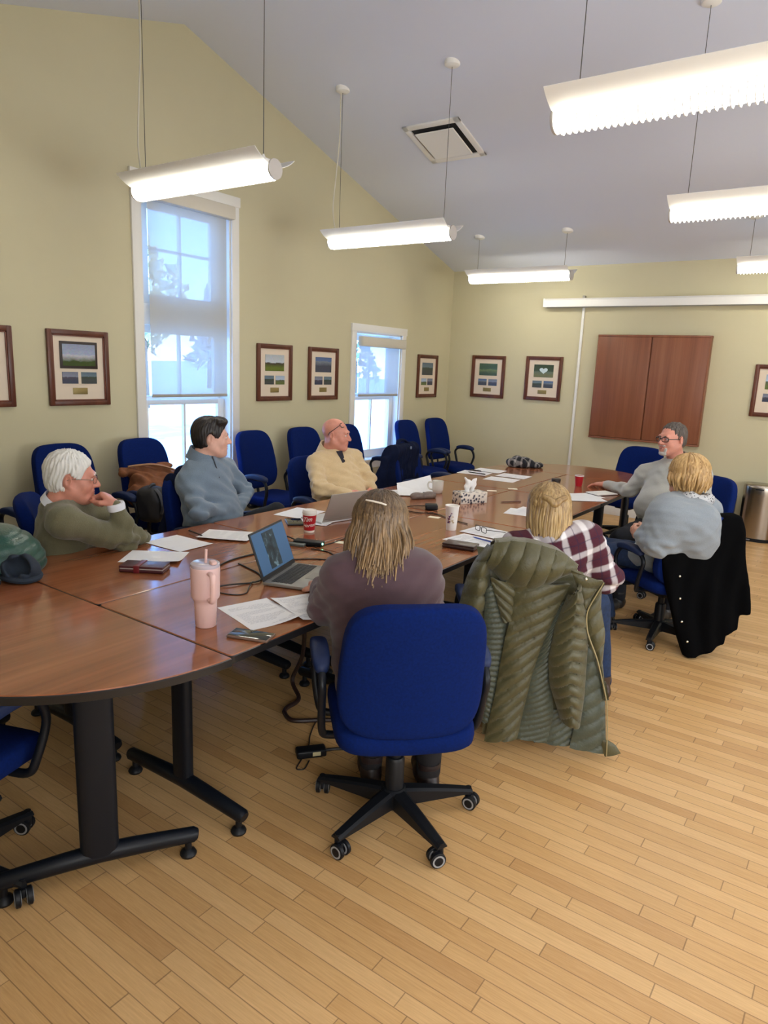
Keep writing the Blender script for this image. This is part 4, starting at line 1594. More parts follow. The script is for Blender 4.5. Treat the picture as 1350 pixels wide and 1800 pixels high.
            for q in range(1, 7):
                t = q / 6
                d = p + gdir * (L * t) + out * t * L + V3((wob * t + kink * math.sin(kf * t), -.01 * t + kink * math.cos(kf * t) * t, 0)) + V3((dx, dy, 0)) * (.012 * math.sin(t * PI) - .02 * t) + V3((0, -backpush * t * t * max(0, -dy), 0))
                if gather is not None:
                    gx = V3((gather[0], gather[1], d[2]))
                    d = d * (1 - t * gather[2]) + V3((d[0] * .45 + gather[0], gather[1] + (d[1] + .1) * .2, d[2])) * t * gather[2]
                pts.append(d)
            nn = len(pts)
            rs = [wid * wd * (.55 + .45 * min(1, k / 3)) * (1 - .72 * max(0, (k - nn * .55) / (nn * .45)) ** 1.5) for k in range(nn)]
            mb.mi = 0
            mb.tube(pts, rs, 6)
        o = s.hput(mb, 'hair_locks', mats[1:] or mats)
        o.parent = hair
        return hair

def hair_material(name, a, b, rough=.45, roots=0.0):
    m = bpy.data.materials.new(name)
    t = NT(m)
    g = t.n('ShaderNodeNewGeometry')
    n = t.noise(t.coord('Object', (1, 1, .12)), 110, 3, .6)
    c = t.ramp(g.outputs['Random Per Island'], [(0, a), (.5, tuple((x + y) / 2 for x, y in zip(a, b))), (1, b)])
    c = t.mix(.4, c, t.ramp(n.outputs['Fac'], [(.35, a), (.65, b)]))
    if roots:
        tc = t.n('ShaderNodeTexCoord')
        sp = t.n('ShaderNodeSeparateXYZ')
        t.l(tc.outputs['Generated'], sp.inputs[0])
        c = t.mix(t.math('MULTIPLY', t.math('SMOOTH_MAX', 0.0, t.math('SUBTRACT', t.math('MULTIPLY', sp.outputs[2], 2.0), 1.0), .2), roots), c, c4(tuple(v * .7 for v in a)))
    t.l(c, t.b.inputs['Base Color'])
    t.b.inputs['Roughness'].default_value = rough
    t.bump(n.outputs['Fac'], .35, .003)
    return m

def knit(name, col, bump=.35, scale=260, rough=.9, melange=.12):
    m = bpy.data.materials.new(name)
    t = NT(m)
    n = t.noise(t.coord('Object'), scale, 3, .65)
    n2 = t.noise(t.coord('Object'), scale * .12, 4, .6)
    c = t.ramp(n.outputs['Fac'], [(.3, tuple(v * (1 - melange) for v in col)), (.7, tuple(min(1, v * (1 + melange)) for v in col))])
    t.l(c, t.b.inputs['Base Color'])
    t.b.inputs['Roughness'].default_value = rough
    t.b.inputs['Sheen Weight'].default_value = .25
    t.b.inputs['Sheen Roughness'].default_value = .5
    h = t.math('ADD', n.outputs['Fac'], t.math('MULTIPLY', n2.outputs['Fac'], 1.5))
    t.bump(h, bump, .004)
    return m

PJ = {
'P1': dict(head=(-3.153, 1.858, 1.085), neck=(-3.177, 1.798, 0.965), shR=(-3.01, 1.72, 0.909), elR=(-2.963, 2.014, 0.776), wrR=(-2.976, 1.973, 0.954), shL=(-3.258, 2.013, 0.876), elL=(-3.018, 2.111, 0.755), wrL=(-3.16, 2.06, 0.79), hip=(-3.36, 1.99, 0.49)),
'P2': dict(head=(-3.368, 2.918, 1.2), neck=(-3.399, 2.861, 1.062), shR=(-3.375, 2.742, 0.935), elR=(-3.185, 2.66, 0.798), wrR=(-3.20, 2.86, 0.775), shL=(-3.417, 3.082, 0.974), elL=(-3.373, 3.201, 0.818), wrL=(-3.26, 3.06, 0.775), hip=(-3.347, 2.891, 0.539)),
'P3': dict(head=(-3.385, 4.168, 1.147), neck=(-3.421, 4.147, 0.99), shR=(-3.431, 3.994, 0.932), elR=(-3.259, 3.825, 0.778), wrR=(-3.09, 3.961, 0.75), shL=(-3.376, 4.373, 0.95), elL=(-3.188, 4.342, 0.807), wrL=(-3.124, 4.305, 0.729), hip=(-3.353, 4.16, 0.543)),
'P4': dict(head=(-1.248, 5.554, 1.227), neck=(-1.205, 5.60, 1.035), shR=(-1.418, 5.61, 0.935), elR=(-1.528, 5.62, 0.787), wrR=(-1.785, 5.824, 0.776), shL=(-0.998, 5.481, 0.991), elL=(-0.935, 5.348, 0.785), wrL=(-1.16, 5.105, 0.694), hip=(-1.162, 5.508, 0.573)),
'P5': dict(head=(-0.933, 4.638, 1.083), neck=(-0.88, 4.635, 0.93), shL=(-0.985, 4.50, 0.885), elL=(-0.985, 4.33, 0.69), wrL=(-1.087, 4.37, 0.712), shR=(-0.80, 4.74, 0.865), elR=(-1.011, 4.989, 0.644), wrR=(-1.167, 4.764, 0.695), hip=(-1.02, 4.70, 0.516)),
'P6': dict(head=(-1.197, 3.058, 1.047), neck=(-1.159, 2.988, 0.923), shL=(-1.275, 2.895, 0.879), elL=(-1.393, 2.96, 0.687), wrL=(-1.493, 3.224, 0.712), shR=(-1.036, 3.14, 0.931), elR=(-0.955, 3.274, 0.723), wrR=(-1.16, 3.46, 0.66), hip=(-1.177, 3.19, 0.487)),
'P7': dict(head=(-1.444, 2.05, 1.092), neck=(-1.398, 1.992, 0.988), shL=(-1.5, 1.905, 0.928), elL=(-1.604, 1.931, 0.764), wrL=(-1.772, 2.101, 0.781), shR=(-1.298, 2.11, 0.928), elR=(-1.31, 2.215, 0.768), wrR=(-1.583, 2.351, 0.839), hip=(-1.354, 2.045, 0.526)),
}
M_SHIRTWHITE = M('shirt_white', srgb(226, 228, 236), .8, bump=.1, bscale=300)
M_DARKTROUSER = M('dark_trousers', (.008, .009, .014), .9, var=.2, vscale=20)
M_DENIM = M('blue_denim', (.010, .026, .075), .9, var=.3, vscale=60, bump=.2, bscale=500)
M_SHOE = M('black_leather', (.012, .011, .012), .45)
M_HAIRWHITE = hair_material('white_hair', srgb(196, 194, 188), srgb(236, 234, 228), .6)
M_HAIRDARK = hair_material('dark_brown_hair', srgb(22, 18, 18), srgb(48, 38, 34), .45)
M_HAIRGREY = hair_material('grey_brown_hair', srgb(52, 44, 40), srgb(112, 102, 94), .6)
M_HAIRBLONDE = hair_material('blonde_hair', srgb(108, 78, 42), srgb(214, 182, 126), .42, .45)
M_HAIRGOLD = hair_material('golden_hair', srgb(132, 96, 52), srgb(210, 174, 118), .45)
M_HAIRBROWN = hair_material('highlighted_brown_hair', srgb(54, 37, 25), srgb(184, 150, 108), .42, .8)

# ---- man in olive, hand at his mouth
p = Person('white-haired man in an olive sweater, elbow on the table, fist held to his mouth', PJ['P1'], (.61, .79, -.08), 'ruddy', jowl=.006, w=1.14, headscale=1.04)
J = p.J
p.default_legs()
fist = p.H((.012, .15, -.083))
p.hands = [(J['wrR'], p.H((.01, .132, -.058)) - J['wrR'], -p.HF[:, 1] * .8 - p.HF[:, 0] * .45, 1, 1.25, .0, .9, 1.0),
           (J['wrL'], (-.3, -.7, .2), -p.HF[:, 1], -1, 1.3, .0, .8, .95)]
p.body()
M_OLIVE = knit('olive_knit', srgb(104, 100, 74))
p.top('sweater', M_OLIVE, seed=3, neckr=.066)
p.collar_ring('shirt_collar', M_SHIRTWHITE, .066, .035, .008, .004, .022)
p.cuff('R', M_SHIRTWHITE, 'shirt_cuff', .042, .016, .034)
p.trousers(M_DARKTROUSER)
p.shoes(M_SHOE)
p.short_hair(M_HAIRWHITE, .011, (.088, .08), -.066, seed=4, rough=.006)
p.brows(M_HAIRWHITE)
p.glasses(M('thin_wire_frame', srgb(120, 104, 92), .3, .8), thick=.0013, h=.03)

# ---- man in blue-grey
p = Person('dark-haired man in a blue-grey quarter-zip sweater leaning back in front of the tall window', PJ['P2'], (.65, .76, -.03), 'pale', belly=.045, w=1.08, jowl=.007)
J = p.J
p.set_legs((-3.03, 3.18, .55), (-2.95, 3.2, .09), (-3.21, 3.33, .685), (-3.10, 3.55, .28))
p.hands = [(J['wrR'], (-.35, .8, -.4), (-.4, .1, -.9), -1, .5, .05, .4, 1.0), (J['wrL'], (.05, -.9, -.2), (-.5, .1, -.8), 1, .5, .05, .4, 1.0)]
p.body()
M_BLUEGREY = knit('blue_grey_knit', srgb(110, 126, 142))
p.top('sweater', M_BLUEGREY, seed=7, fold=.013)
p.collar_ring('collar', M_BLUEGREY, .078, .07, .008, .008, .022, .25)
mb = MB()
ch = unit(J['neck'] - J['hip'])
fz = p.fwd
mb.tube([J['neck'] + fz * .09 + V3((0, 0, .03)), J['neck'] + fz * .118 + V3((0, 0, -.03)), J['neck'] + fz * .145 + V3((0, 0, -.1))], .004, 6)
p.wput(mb, 'zipper', M('dark_zip', (.03, .035, .045), .5))
p.trousers(M_DARKTROUSER)
p.shoes(M_SHOE)
p.short_hair(M_HAIRDARK, .012, (.094, .078), -.07, seed=2, rough=.003, side_part=1)
p.brows(M_HAIRDARK)

# ---- bald man in beige
p = Person('bald man in a beige half-zip sweater with glasses pushed up on his head', PJ['P3'], (.93, .36, -.06), 'ruddy', belly=.085, w=1.12, jowl=.008)
J = p.J
p.default_legs(.4)
p.hands = [(J['wrR'], (.35, .85, -.1), (-.5, .2, -.8), -1, .3, .15, .3, 1.0), (J['wrL'], (.35, -.75, -.2), (-.4, -.3, -.8), 1, .45, .1, .4, 1.0)]
p.body()
M_BEIGE = knit('beige_knit', srgb(206, 180, 138), .4)
p.top('sweater', M_BEIGE, seed=11, fold=.011)
p.collar_ring('collar', M_BEIGE, .084, .075, .014, .011, .04, .8)
mb = MB()
up = unit(J['neck'] - J['hip'])
mb.sheet([[J['neck'] + p.fwd * .10 + p.left * x + V3((0, 0, .04)) for x in (-.03, 0, .03)], [J['neck'] + p.fwd * .150 + p.left * x * .55 + V3((0, 0, -.03)) for x in (-.03, 0, .03)], [J['neck'] + p.fwd * .172 + p.left * x * .05 + V3((0, 0, -.085)) for x in (-.03, 0, .03)]], .004)
p.wput(mb, 'undershirt', M('navy_undershirt', (.02, .018, .03), .9))
p.trousers(M_DARKTROUSER)
p.shoes(M_SHOE)
p.brows(M_HAIRGREY, .0025)
p.glasses(M('dark_spectacle_frame', (.02, .016, .014), .3), (0, -.026, .012), R(40), thick=.0024)

# ---- man in light grey
p = Person('grey-haired man with goatee and dark glasses in a light grey quarter-zip, arm on table', PJ['P4'], (-.50, -.86, -.02), 'ruddy', belly=.10, w=1.2, jowl=.008, wide=1.04)
J = p.J
p.set_legs((-1.43, 5.12, .5), (-1.36, 5.02, .09), (-1.02, 5.06, .5), (-1.02, 5.03, .09))
p.hands = [(J['wrR'], (-.9, .25, -.06), (0, 0, -1), -1, .28, .25, .2, 1.05), (J['wrL'], (-.7, -.5, -.4), (.2, .2, -1), 1, .45, .1, .4, 1.0)]
p.body()
M_LTGREY = knit('light_grey_knit', srgb(172, 172, 166))
p.top('sweater', M_LTGREY, seed=13, fold=.0065)
p.collar_ring('collar', knit('grey_brown_collar', srgb(126, 118, 110)), .084, .065, .014, .009, .04, .7)
mb = MB()
mb.tube([J['neck'] + p.fwd * .11 + V3((0, 0, -.02)), J['neck'] + p.fwd * .15 + V3((0, 0, -.09)), J['neck'] + p.fwd * .18 + V3((0, 0, -.15))], .004, 6)
p.wput(mb, 'zipper', M('grey_zip', srgb(120, 118, 116), .5))
p.trousers(M_DARKTROUSER)
p.shoes(M_SHOE)
p.short_hair(M_HAIRGREY, .005, (.066, .1), -.05, seed=6, rough=.006, vox=.0036)
p.brows(M_HAIRGREY)
p.glasses(M('dark_spectacle_frame'), thick=.0028, h=.033)
g = SDF((-.07, .02, -.14), (.07, .13, -.02), .004)
g.cap((-.026, .078, -.07), (-.02, .075, -.105), .014, .014, .01)
g.cap((.026, .078, -.07), (.02, .075, -.105), .014, .014, .01)
g.ell((0, .082, -.104), (.028, .022, .018), .01)
g.cap((-.024, .09, -.047), (.024, .09, -.047), .0075, .0075, .006)
g.ell((0, .1, -.0605), (.02, .02, .0085), .003, op='s')
V, Q = g.mesh()
p.put('goatee', p.h2w(V), Q, M('grey_beard', srgb(176, 170, 164), .8, var=.25, vscale=200, bump=.4, bscale=500))

# ---- woman in grey wrap
p = Person('blonde woman in a grey knit wrap and spotted scarf with her hands clasped', PJ['P5'], (-.93, .3, -.05), 'fair', belly=.03, w=1.02)
J = p.J
p.set_legs((-1.40, 4.52, .52), (-1.30, 4.58, .09), (-1.42, 4.70, .52), (-1.38, 4.72, .09))
p.hands = [(J['wrL'], (-.55, .5, .05), (-.2, .9, .1), -1, .75, .05, .5, .95), (J['wrR'], (-.3, -.75, .1), (-.3, -.7, -.3), 1, .8, .05, .5, .95)]
p.body()
M_WRAP = knit('grey_wrap_knit', srgb(134, 142, 150))
def wrap(g):
    # wide batwing sleeves and a loose hem hanging over the seat
    for sd in 'RL':
        sh, e, w = J['sh' + sd], J['el' + sd], J['wr' + sd]
        g.cap(sh, e, .085, .075, .05)
        g.cap(e, w - (w - e) * .25, .07, .055, .04)
        g.cap(J['hip'] + V3((0, 0, .2)), e, .13, .06, .06)
    g.ell(J['hip'] + V3((.02, -.09, .02)), (.17, .14, .1), .05)
    g.ell(J['hip'] + V3((-.11, -.11, .02)), (.1, .07, .075), .03)
    g.cap((-.97, 4.41, .84), (-.80, 4.52, .83), .11, .12, .08)
    g.cap((-.92, 4.40, .82), (-.82, 4.45, .80), .12, .12, .08)
    g.cap((-.96, 4.40, .74), (-.82, 4.50, .72), .10, .12, .08)
    g.ell((-.80, 4.55, .70), (.12, .13, .15), .08)
p.top('knit_wrap', M_WRAP, o=.012, seed=17, fold=.009, extra=wrap, hem=.1)
mb = MB()
ring = []
for k in range(30):
    a = 2 * PI * k / 30
    c = J['neck'] + V3((0, 0, .03 - .012 * math.sin(a)))
    ring.append(c + V3((math.cos(a) * .094, math.sin(a) * .094, -.014 + .008 * math.sin(a * 3))))
mb.tube(ring, [.036 + .006 * math.sin(k * 1.7) for k in range(30)], 12, closed=True, caps=False)
mb.tube([J['neck'] + V3((-.07, -.03, .02)), J['neck'] + V3((-.105, -.035, -.04)), J['neck'] + V3((-.12, -.03, -.1))], [.028, .026, .018], 10)
def spotted():
    m = bpy.data.materials.new('spotted_scarf')
    t = NT(m)
    v = t.n('ShaderNodeTexVoronoi')
    v.inputs['Scale'].default_value = 75
    t.l(t.coord('Object'), v.inputs['Vector'])
    n = t.noise(t.coord('Object'), 90, 2, .5)
    f = t.math('ADD', v.outputs['Distance'], t.math('MULTIPLY', n.outputs['Fac'], .3))
    t.l(t.ramp(f, [(.42, srgb(38, 40, 50)), (.5, srgb(190, 190, 192))]), t.b.inputs['Base Color'])
    t.b.inputs['Roughness'].default_value = .9
    return m
p.wput(mb, 'scarf', spotted())
p.trousers(M_DENIM)
p.shoes(M_SHOE)
p.long_hair([M_HAIRGOLD], n=300, length=.105, base_th=.022, seed=5, front_len=.17, face_gap=.8, flare=.02, jitter=.03)
p.brows(M_HAIRGOLD)

# ---- woman in plaid
p = Person('blonde woman in a maroon plaid flannel shirt seen from behind, above the green puffer coat', PJ['P6'], (-.55, .83, -.1), 'fair', w=1.0)
J = p.J
p.set_legs((-1.28, 3.62, .5), (-1.17, 3.66, .09), (-1.52, 3.44, .5), (-1.5, 3.5, .09))
p.set_legs((-1.06, 3.52, .5), (-.985, 3.5, .09), (-1.45, 3.42, .5), (-1.42, 3.4, .09))
p.hands = [(J['wrR'], (-.85, .1, -.35), (0, 0, -1), -1, .5, .1, .4, .95), (J['wrL'], (-.6, .6, 0), (0, 0, -1), 1, .4, .1, .4, .95)]
p.body()
def plaid():
    m = bpy.data.materials.new('maroon_plaid_flannel')
    t = NT(m)
    sp = t.n('ShaderNodeSeparateXYZ')
    t.l(t.coord('Object', rot=(0, R(16), 0)), sp.inputs[0])
    n = t.noise(t.coord('Object'), 160, 3, .7)
    def band(v, period, width, off=0.0):
        f = t.math('FRACT', t.math('DIVIDE', t.math('ADD', v, 10.0 + off), period))
        a = t.math('ABSOLUTE', t.math('SUBTRACT', f, .5))
        a = t.math('ADD', a, t.math('MULTIPLY', t.math('SUBTRACT', n.outputs['Fac'], .5), .05))
        x = t.n('ShaderNodeMapRange', interpolation_type='SMOOTHSTEP')
        t.l(a, x.inputs[0])
        x.inputs[1].default_value = width; x.inputs[2].default_value = width * .5
        x.inputs[3].default_value = 0; x.inputs[4].default_value = 1
        return x.outputs[0]
    bx, bz = band(sp.outputs[0], .115, .17), band(sp.outputs[2], .115, .17, .03)
    f = t.math('ADD', t.math('MULTIPLY', bx, .5), t.math('MULTIPLY', bz, .5))
    base = t.mix(n.outputs['Fac'], c4(srgb(54, 16, 30)), c4(srgb(84, 28, 46)))
    c = t.mix(f, base, c4(srgb(226, 222, 224)))
    fx, fz = band(sp.outputs[0], .115, .035, .0575), band(sp.outputs[2], .115, .035, .0875)
    c = t.mix(t.math('MULTIPLY', t.math('MAXIMUM', fx, fz), .5), c, c4(srgb(34, 24, 56)))
    t.l(c, t.b.inputs['Base Color'])
    t.b.inputs['Roughness'].default_value = .95
    t.bump(n.outputs['Fac'], .3, .003)
    return m
def loose(g):
    g.cap(J['shR'], J['elR'], .07, .062, .04)
    g.cap(J['elR'], J['wrR'], .06, .048, .03)
    g.ell(J['hip'] + p.fwd * .0 - p.left * .12 + V3((0, 0, .08)), (.1, .12, .1), .05)
plaid_mat = plaid()
p.top('flannel_shirt', plaid_mat, o=.012, seed=19, fold=.011, extra=loose)
p.trousers(M_DENIM)
p.shoes(M('brown_leather', srgb(62, 42, 30), .5), name='boot')
p.collar_ring('shirt_collar', plaid_mat, .062, .05, .01, .006, .0)
p.long_hair([M_HAIRBLONDE], n=420, length=.235, base_th=.011, seed=8, face_gap=.75, gather=(.0, -.09, .45), jitter=.012, backpush=.05)
mb = MB()
mb.tube(bez([(-.05, -.118, .075), (-.02, -.132, .06), (.0, -.138, .045), (.02, -.132, .06), (.055, -.112, .075)], 5), [.012 + .006 * math.sin(PI * k / 20) for k in range(21)], 10)
p.hput(mb, 'twisted_half_up_hair', M_HAIRBLONDE)

# ---- woman in purple
p = Person('woman with highlighted brown hair in a dusty purple top, back to camera at front center', PJ['P7'], (-.58, .81, -.22), 'fair', belly=.03, w=1.13, voxel=.008)
J = p.J
p.set_legs((-1.62, 2.32, .5), (-1.475, 2.13, .1), (-1.4, 2.42, .5), (-1.27, 2.22, .1))
p.set_legs((-1.42, 2.44, .5), (-1.265, 2.205, .09), (-1.64, 2.3, .5), (-1.48, 2.105, .09))
p.hands = [(J['wrR'], (-.8, .3, -.2), (0, 0, -1), -1, .35, .1, .3, .95), (J['wrL'], (-.6, .6, -.15), (0, 0, -1), 1, .35, .1, .3, .95)]
p.body()
p.top('jersey_top', M('dusty_purple_jersey', srgb(76, 52, 59), .9, var=.06, vscale=40, bump=.12, bscale=500, sheen=.2), o=.01, seed=23, fold=.008)
p.trousers(M('dark_skirted_trousers', (.007, .005, .006), .9))
p.shoes(M('dark_boot_leather', srgb(40, 28, 28), .45), name='boot')
p.long_hair([M_HAIRBROWN], n=760, length=.222, base_th=.019, seed=12, face_gap=.7, jitter=.04, flare=.05, wid=.0047, backpush=.065)
mb = MB()
mb.tube([p_ for p_ in [(-.055, -.122, .098), (-.03, -.139, .094), (.0, -.147, .088), (.018, -.146, .082)]], [.003, .0035, .0035, .003], 8)
p.hput(mb, 'hair_clip', M('pearl_white', srgb(232, 222, 206), .3))

# ================================================================== coats on the chairs
def resample(poly, n):
    p = [V3(list(q) + [0]) for q in poly]
    L = [0]
    for i in range(1, len(p)): L.append(L[-1] + np.linalg.norm(p[i] - p[i - 1]))
    out = []
    for k in range(n):
        t = L[-1] * k / (n - 1)
        i = max(j for j in range(len(L)) if L[j] <= t + 1e-9)
        if i >= len(p) - 1: out.append(p[-1]); continue
        f = (t - L[i]) / max(1e-9, L[i + 1] - L[i])
        out.append(p[i] * (1 - f) + p[i + 1] * f)
    # soften the corners of the polyline
    o = np.array(out)
    for _ in range(6):
        o[1:-1] = o[1:-1] * .5 + (o[:-2] + o[2:]) * .25
    return o

class Hang:
    # a hanging garment: (u across, z up, w out of the chair back) in the frame of the chair back
    def __init__(s, O, rdir, root):
        s.O = V3((O[0], O[1], 0)); r = unit((rdir[0], rdir[1], 0)); s.r = r
        s.n = V3((r[1], -r[0], 0))
        s.root = root
    def P(s, u, z, w): return s.O + s.r * u + s.n * w + V3((0, 0, z))
    def panel(s, name, mat, L, Rr, w0=0.0, w1=None, bulge=.02, nq=10, slant=0.0, chev=0.0, amp=.008, nu=22, nv=110, th=.012, edge=.006, sag=0.0, parent=None, sharp=60):
        Lp, Rp = resample(L, nv), resample(Rr, nv)
        if w1 is None: w1 = w0
        rows = []
        for i in range(nv):
            t = i / (nv - 1)
            row = []
            for j in range(nu):
                q = j / (nu - 1)
                p = Lp[i] * (1 - q) + Rp[i] * q
                x = q - .5
                ph = t * nq + slant * x + chev * abs(x) * 2
                ripple = 2.0 * amp * (abs(math.sin(PI * ph)) ** .4 - .7)
                env = min(1, (1 - abs(2 * x) ** 4) * 1.6)
                w = w0 + (w1 - w0) * t + bulge * math.cos(PI * x) ** .8 + ripple * env + sag * math.sin(t * PI)
                w += .003 * math.sin(31 * p[0] + 17 * p[1])
                row.append(s.P(p[0], p[1], w))
            rows.append(row)
        mb = MB()
        mb.sheet(rows, th)
        mb.v = [tuple(v) for v in local(np.array(mb.v), s.root)]
        o = mb.build(name, mat, parent or s.root, sharp)
        return o

def nylon(name, col, rough=.42, var=.12):
    m = bpy.data.materials.new(name)
    t = NT(m)
    n = t.noise(t.coord('Object'), 9, 4, .6, .4)
    w = t.noise(t.coord('Object'), 55, 4, .65, .6)
    t.l(t.ramp(n.outputs['Fac'], [(.3, tuple(v * (1 - var) for v in col)), (.7, tuple(min(1, v * (1 + var)) for v in col))]), t.b.inputs['Base Color'])
    t.b.inputs['Roughness'].default_value = rough
    t.b.inputs['Sheen Weight'].default_value = .2
    t.bump(w.outputs['Fac'], .35, .008)
    return m
M_OLIVECOAT = nylon('olive_nylon', srgb(76, 72, 43), .45)
M_OLIVELINE = nylon('grey_green_lining', srgb(70, 76, 62), .45)
M_ZIP = M('brass_zip_tape', srgb(150, 136, 98), .5)

t = thing('puffer_coat', 'long olive green quilted puffer coat draped over a chair back, hem at the floor', 'coat', (-.98, 2.80, 0), math.atan2(.55, .84))
bpy.context.view_layer.update()
h = Hang((-.98, 2.80), (.84, .55), t)
# body behind everything
h.panel('back_panel', M_OLIVECOAT, [(-.39, .93), (-.36, .79), (-.335, .565), (-.31, .334), (-.31, .06)], [(0.02, .88), (.13, .72), (.165, .456), (.205, .247), (.228, .04)], -.055, -.02, .02, 14, 1.0, 0, .004)
h.panel('back_panel', M_OLIVECOAT, [(-.220, .80), (-.23, .647), (-.25, .532), (-.27, .297), (-.305, .047)], [(.012, .80), (-.038, .657), (-.083, .518), (-.12, .361), (-.157, .075)], .012, .02, .022, 11, 1.6, 0, .009, nu=28)
h.panel('side_panel', M_OLIVECOAT, [(-.33, .81), (-.262, .61)], [(-.212, .785), (-.222, .625)], .006, .01, .014, 4, -1.4, 0, .007, nv=50)
h.panel('lining', M_OLIVELINE, [(-.346, .75), (-.34, .565), (-.322, .334), (-.32, .13)], [(-.31, .785), (-.245, .62), (-.244, .416), (-.276, .13)], -.012, .0, .012, 26, -.9, 0, .005, nv=150)
h.panel('lining', M_OLIVELINE, [(-.02, .70), (-.07, .58), (-.12, .385), (-.16, .07)], [(.02, .745), (-.036, .581), (-.035, .389), (-.005, .193), (-.02, .055)], .012, .014, .014, 24, 2.2, 0, .005, nv=150)
h.panel('lining', M_OLIVELINE, [(-.03, .21), (-.045, .05)], [(.112, .24), (.1, .045)], .004, .008, .012, 5, 2.6, 0, .006, nv=50)
h.panel('sleeve', M_OLIVECOAT, [(.0, .76), (-.044, .612), (-.058, .466), (-.043, .35), (.018, .188)], [(.05, .82), (.088, .664), (.108, .513), (.112, .32), (.106, .168)], .03, .05, .055, 12, 0.2, -.9, .011, nu=28)
h.panel('front_panel', M_OLIVECOAT, [(.138, .82), (.08, .694), (.092, .604), (.15, .478), (.213, .286)], [(.143, .825), (.15, .705), (.18, .593), (.182, .456), (.219, .279)], .02, .015, .016, 7, .8, 0, .007, nu=14)
h.panel('front_panel', M_OLIVELINE, [(.085, .56), (.1, .398), (.098, .217), (.075, .045)], [(.152, .478), (.195, .348), (.218, .247), (.238, .03)], .004, .03, .014, 7, 1.6, 0, .007, nu=18)
h.panel('collar', M_OLIVECOAT, [(.0, .872), (.035, .795), (.072, .69)], [(.142, .828), (.108, .762), (.082, .692)], .04, .026, .016, 3, .5, 0, .006, nv=40)
h.panel('hem_corner', M_OLIVECOAT, [(.205, .10), (.22, .045), (.232, .018)], [(.24, .095), (.275, .075), (.302, .036)], .03, .04, .008, 1, 0, 0, .003, nv=24, nu=10)
# hood folded over the top of the chair back
Lh = [(-.305, .967), (-.346, .863)]
rows = []
T_, B_ = resample([(-.315, .955), (-.246, .972), (-.155, .968), (-.055, .939), (.004, .898), (.034, .872)], 60), resample([(-.35, .87), (-.27, .79), (-.181, .765), (-.085, .797), (.002, .838), (.036, .866)], 60)
for i in range(60):
    t_ = i / 59
    row = []
    for j in range(26):
        q = j / 25
        p = T_[i] * (1 - q) + B_[i] * q
        lump = .075 * math.sin(PI * min(1, .12 + q * .88)) ** .7 * (math.sin(PI * min(.96, max(.06, t_))) ** .5)
        seam = .014 * (abs(math.sin(PI * (t_ * 6 + .35 * q))) ** .5 - .6)
        row.append(h.P(p[0], p[1] + .012 * math.sin(t_ * 9) * q, -.02 + lump + seam))
    rows.append(row)
# continue the hood over the top edge to the far side
for j in range(1):
    pass
mb = MB(); mb.sheet(rows, .014)
back = [[V3(r_[0]) , V3(r_[0]) - h.n * .06 + V3((0, 0, .012)), V3(r_[0]) - h.n * .13 - V3((0, 0, .02)), V3(r_[0]) - h.n * .16 - V3((0, 0, .12))] for r_ in rows]
mb.sheet(back, .01)
mb.v = [tuple(v) for v in local(np.array(mb.v), t)]
mb.build('hood', M_OLIVECOAT, t, 60)
# left shoulder and sleeve, puffed
h.panel('sleeve', M_OLIVECOAT, [(-.345, .945), (-.402, .861), (-.428, .786), (-.45, .66), (-.46, .5), (-.44, .3)], [(-.29, .964), (-.325, .864), (-.315, .776), (-.322, .66), (-.335, .5), (-.34, .3)], -.05, -.06, .06, 8, .3, 0, .011, nu=20)
mb = MB()
for p_ in resample([(.14, .825), (.08, .694), (.092, .604), (.151, .478), (.211, .286), (.226, .16), (.236, .028)], 60): mb.v.append(tuple(h.P(p_[0], p_[1], .05)))
path = list(mb.v); mb = MB()
mb.tube(path, .0045, 6, flat=.6)
mb.v = [tuple(v) for v in local(np.array(mb.v), t)]
mb.build('zipper', M_ZIP, t)
mb = MB()
c = h.P(.062, .841, .06)
mb.sq(local(np.array([c]), t)[0], (.007, .007, .007), 1, 1, 12, 8)
mb.build('snap_button', M('snap_metal', srgb(220, 216, 196), .25, .8), t)

def poly_sdf(poly, U, Z):
    d = np.full(U.shape, 1e9); ins = np.zeros(U.shape, bool)
    n = len(poly)
    for i in range(n):
        ax, ay = poly[i]; bx, by = poly[(i + 1) % n]
        ex, ey = bx - ax, by - ay
        tt = np.clip(((U - ax) * ex + (Z - ay) * ey) / max(1e-12, ex * ex + ey * ey), 0, 1)
        d = np.minimum(d, (U - ax - tt * ex) ** 2 + (Z - ay - tt * ey) ** 2)
        c = ((ay > Z) != (by > Z)) & (U < (bx - ax) * (Z - ay) / (by - ay if abs(by - ay) > 1e-12 else 1e-12) + ax)
        ins ^= c
    d = np.sqrt(d)
    return np.where(ins, -d, d)

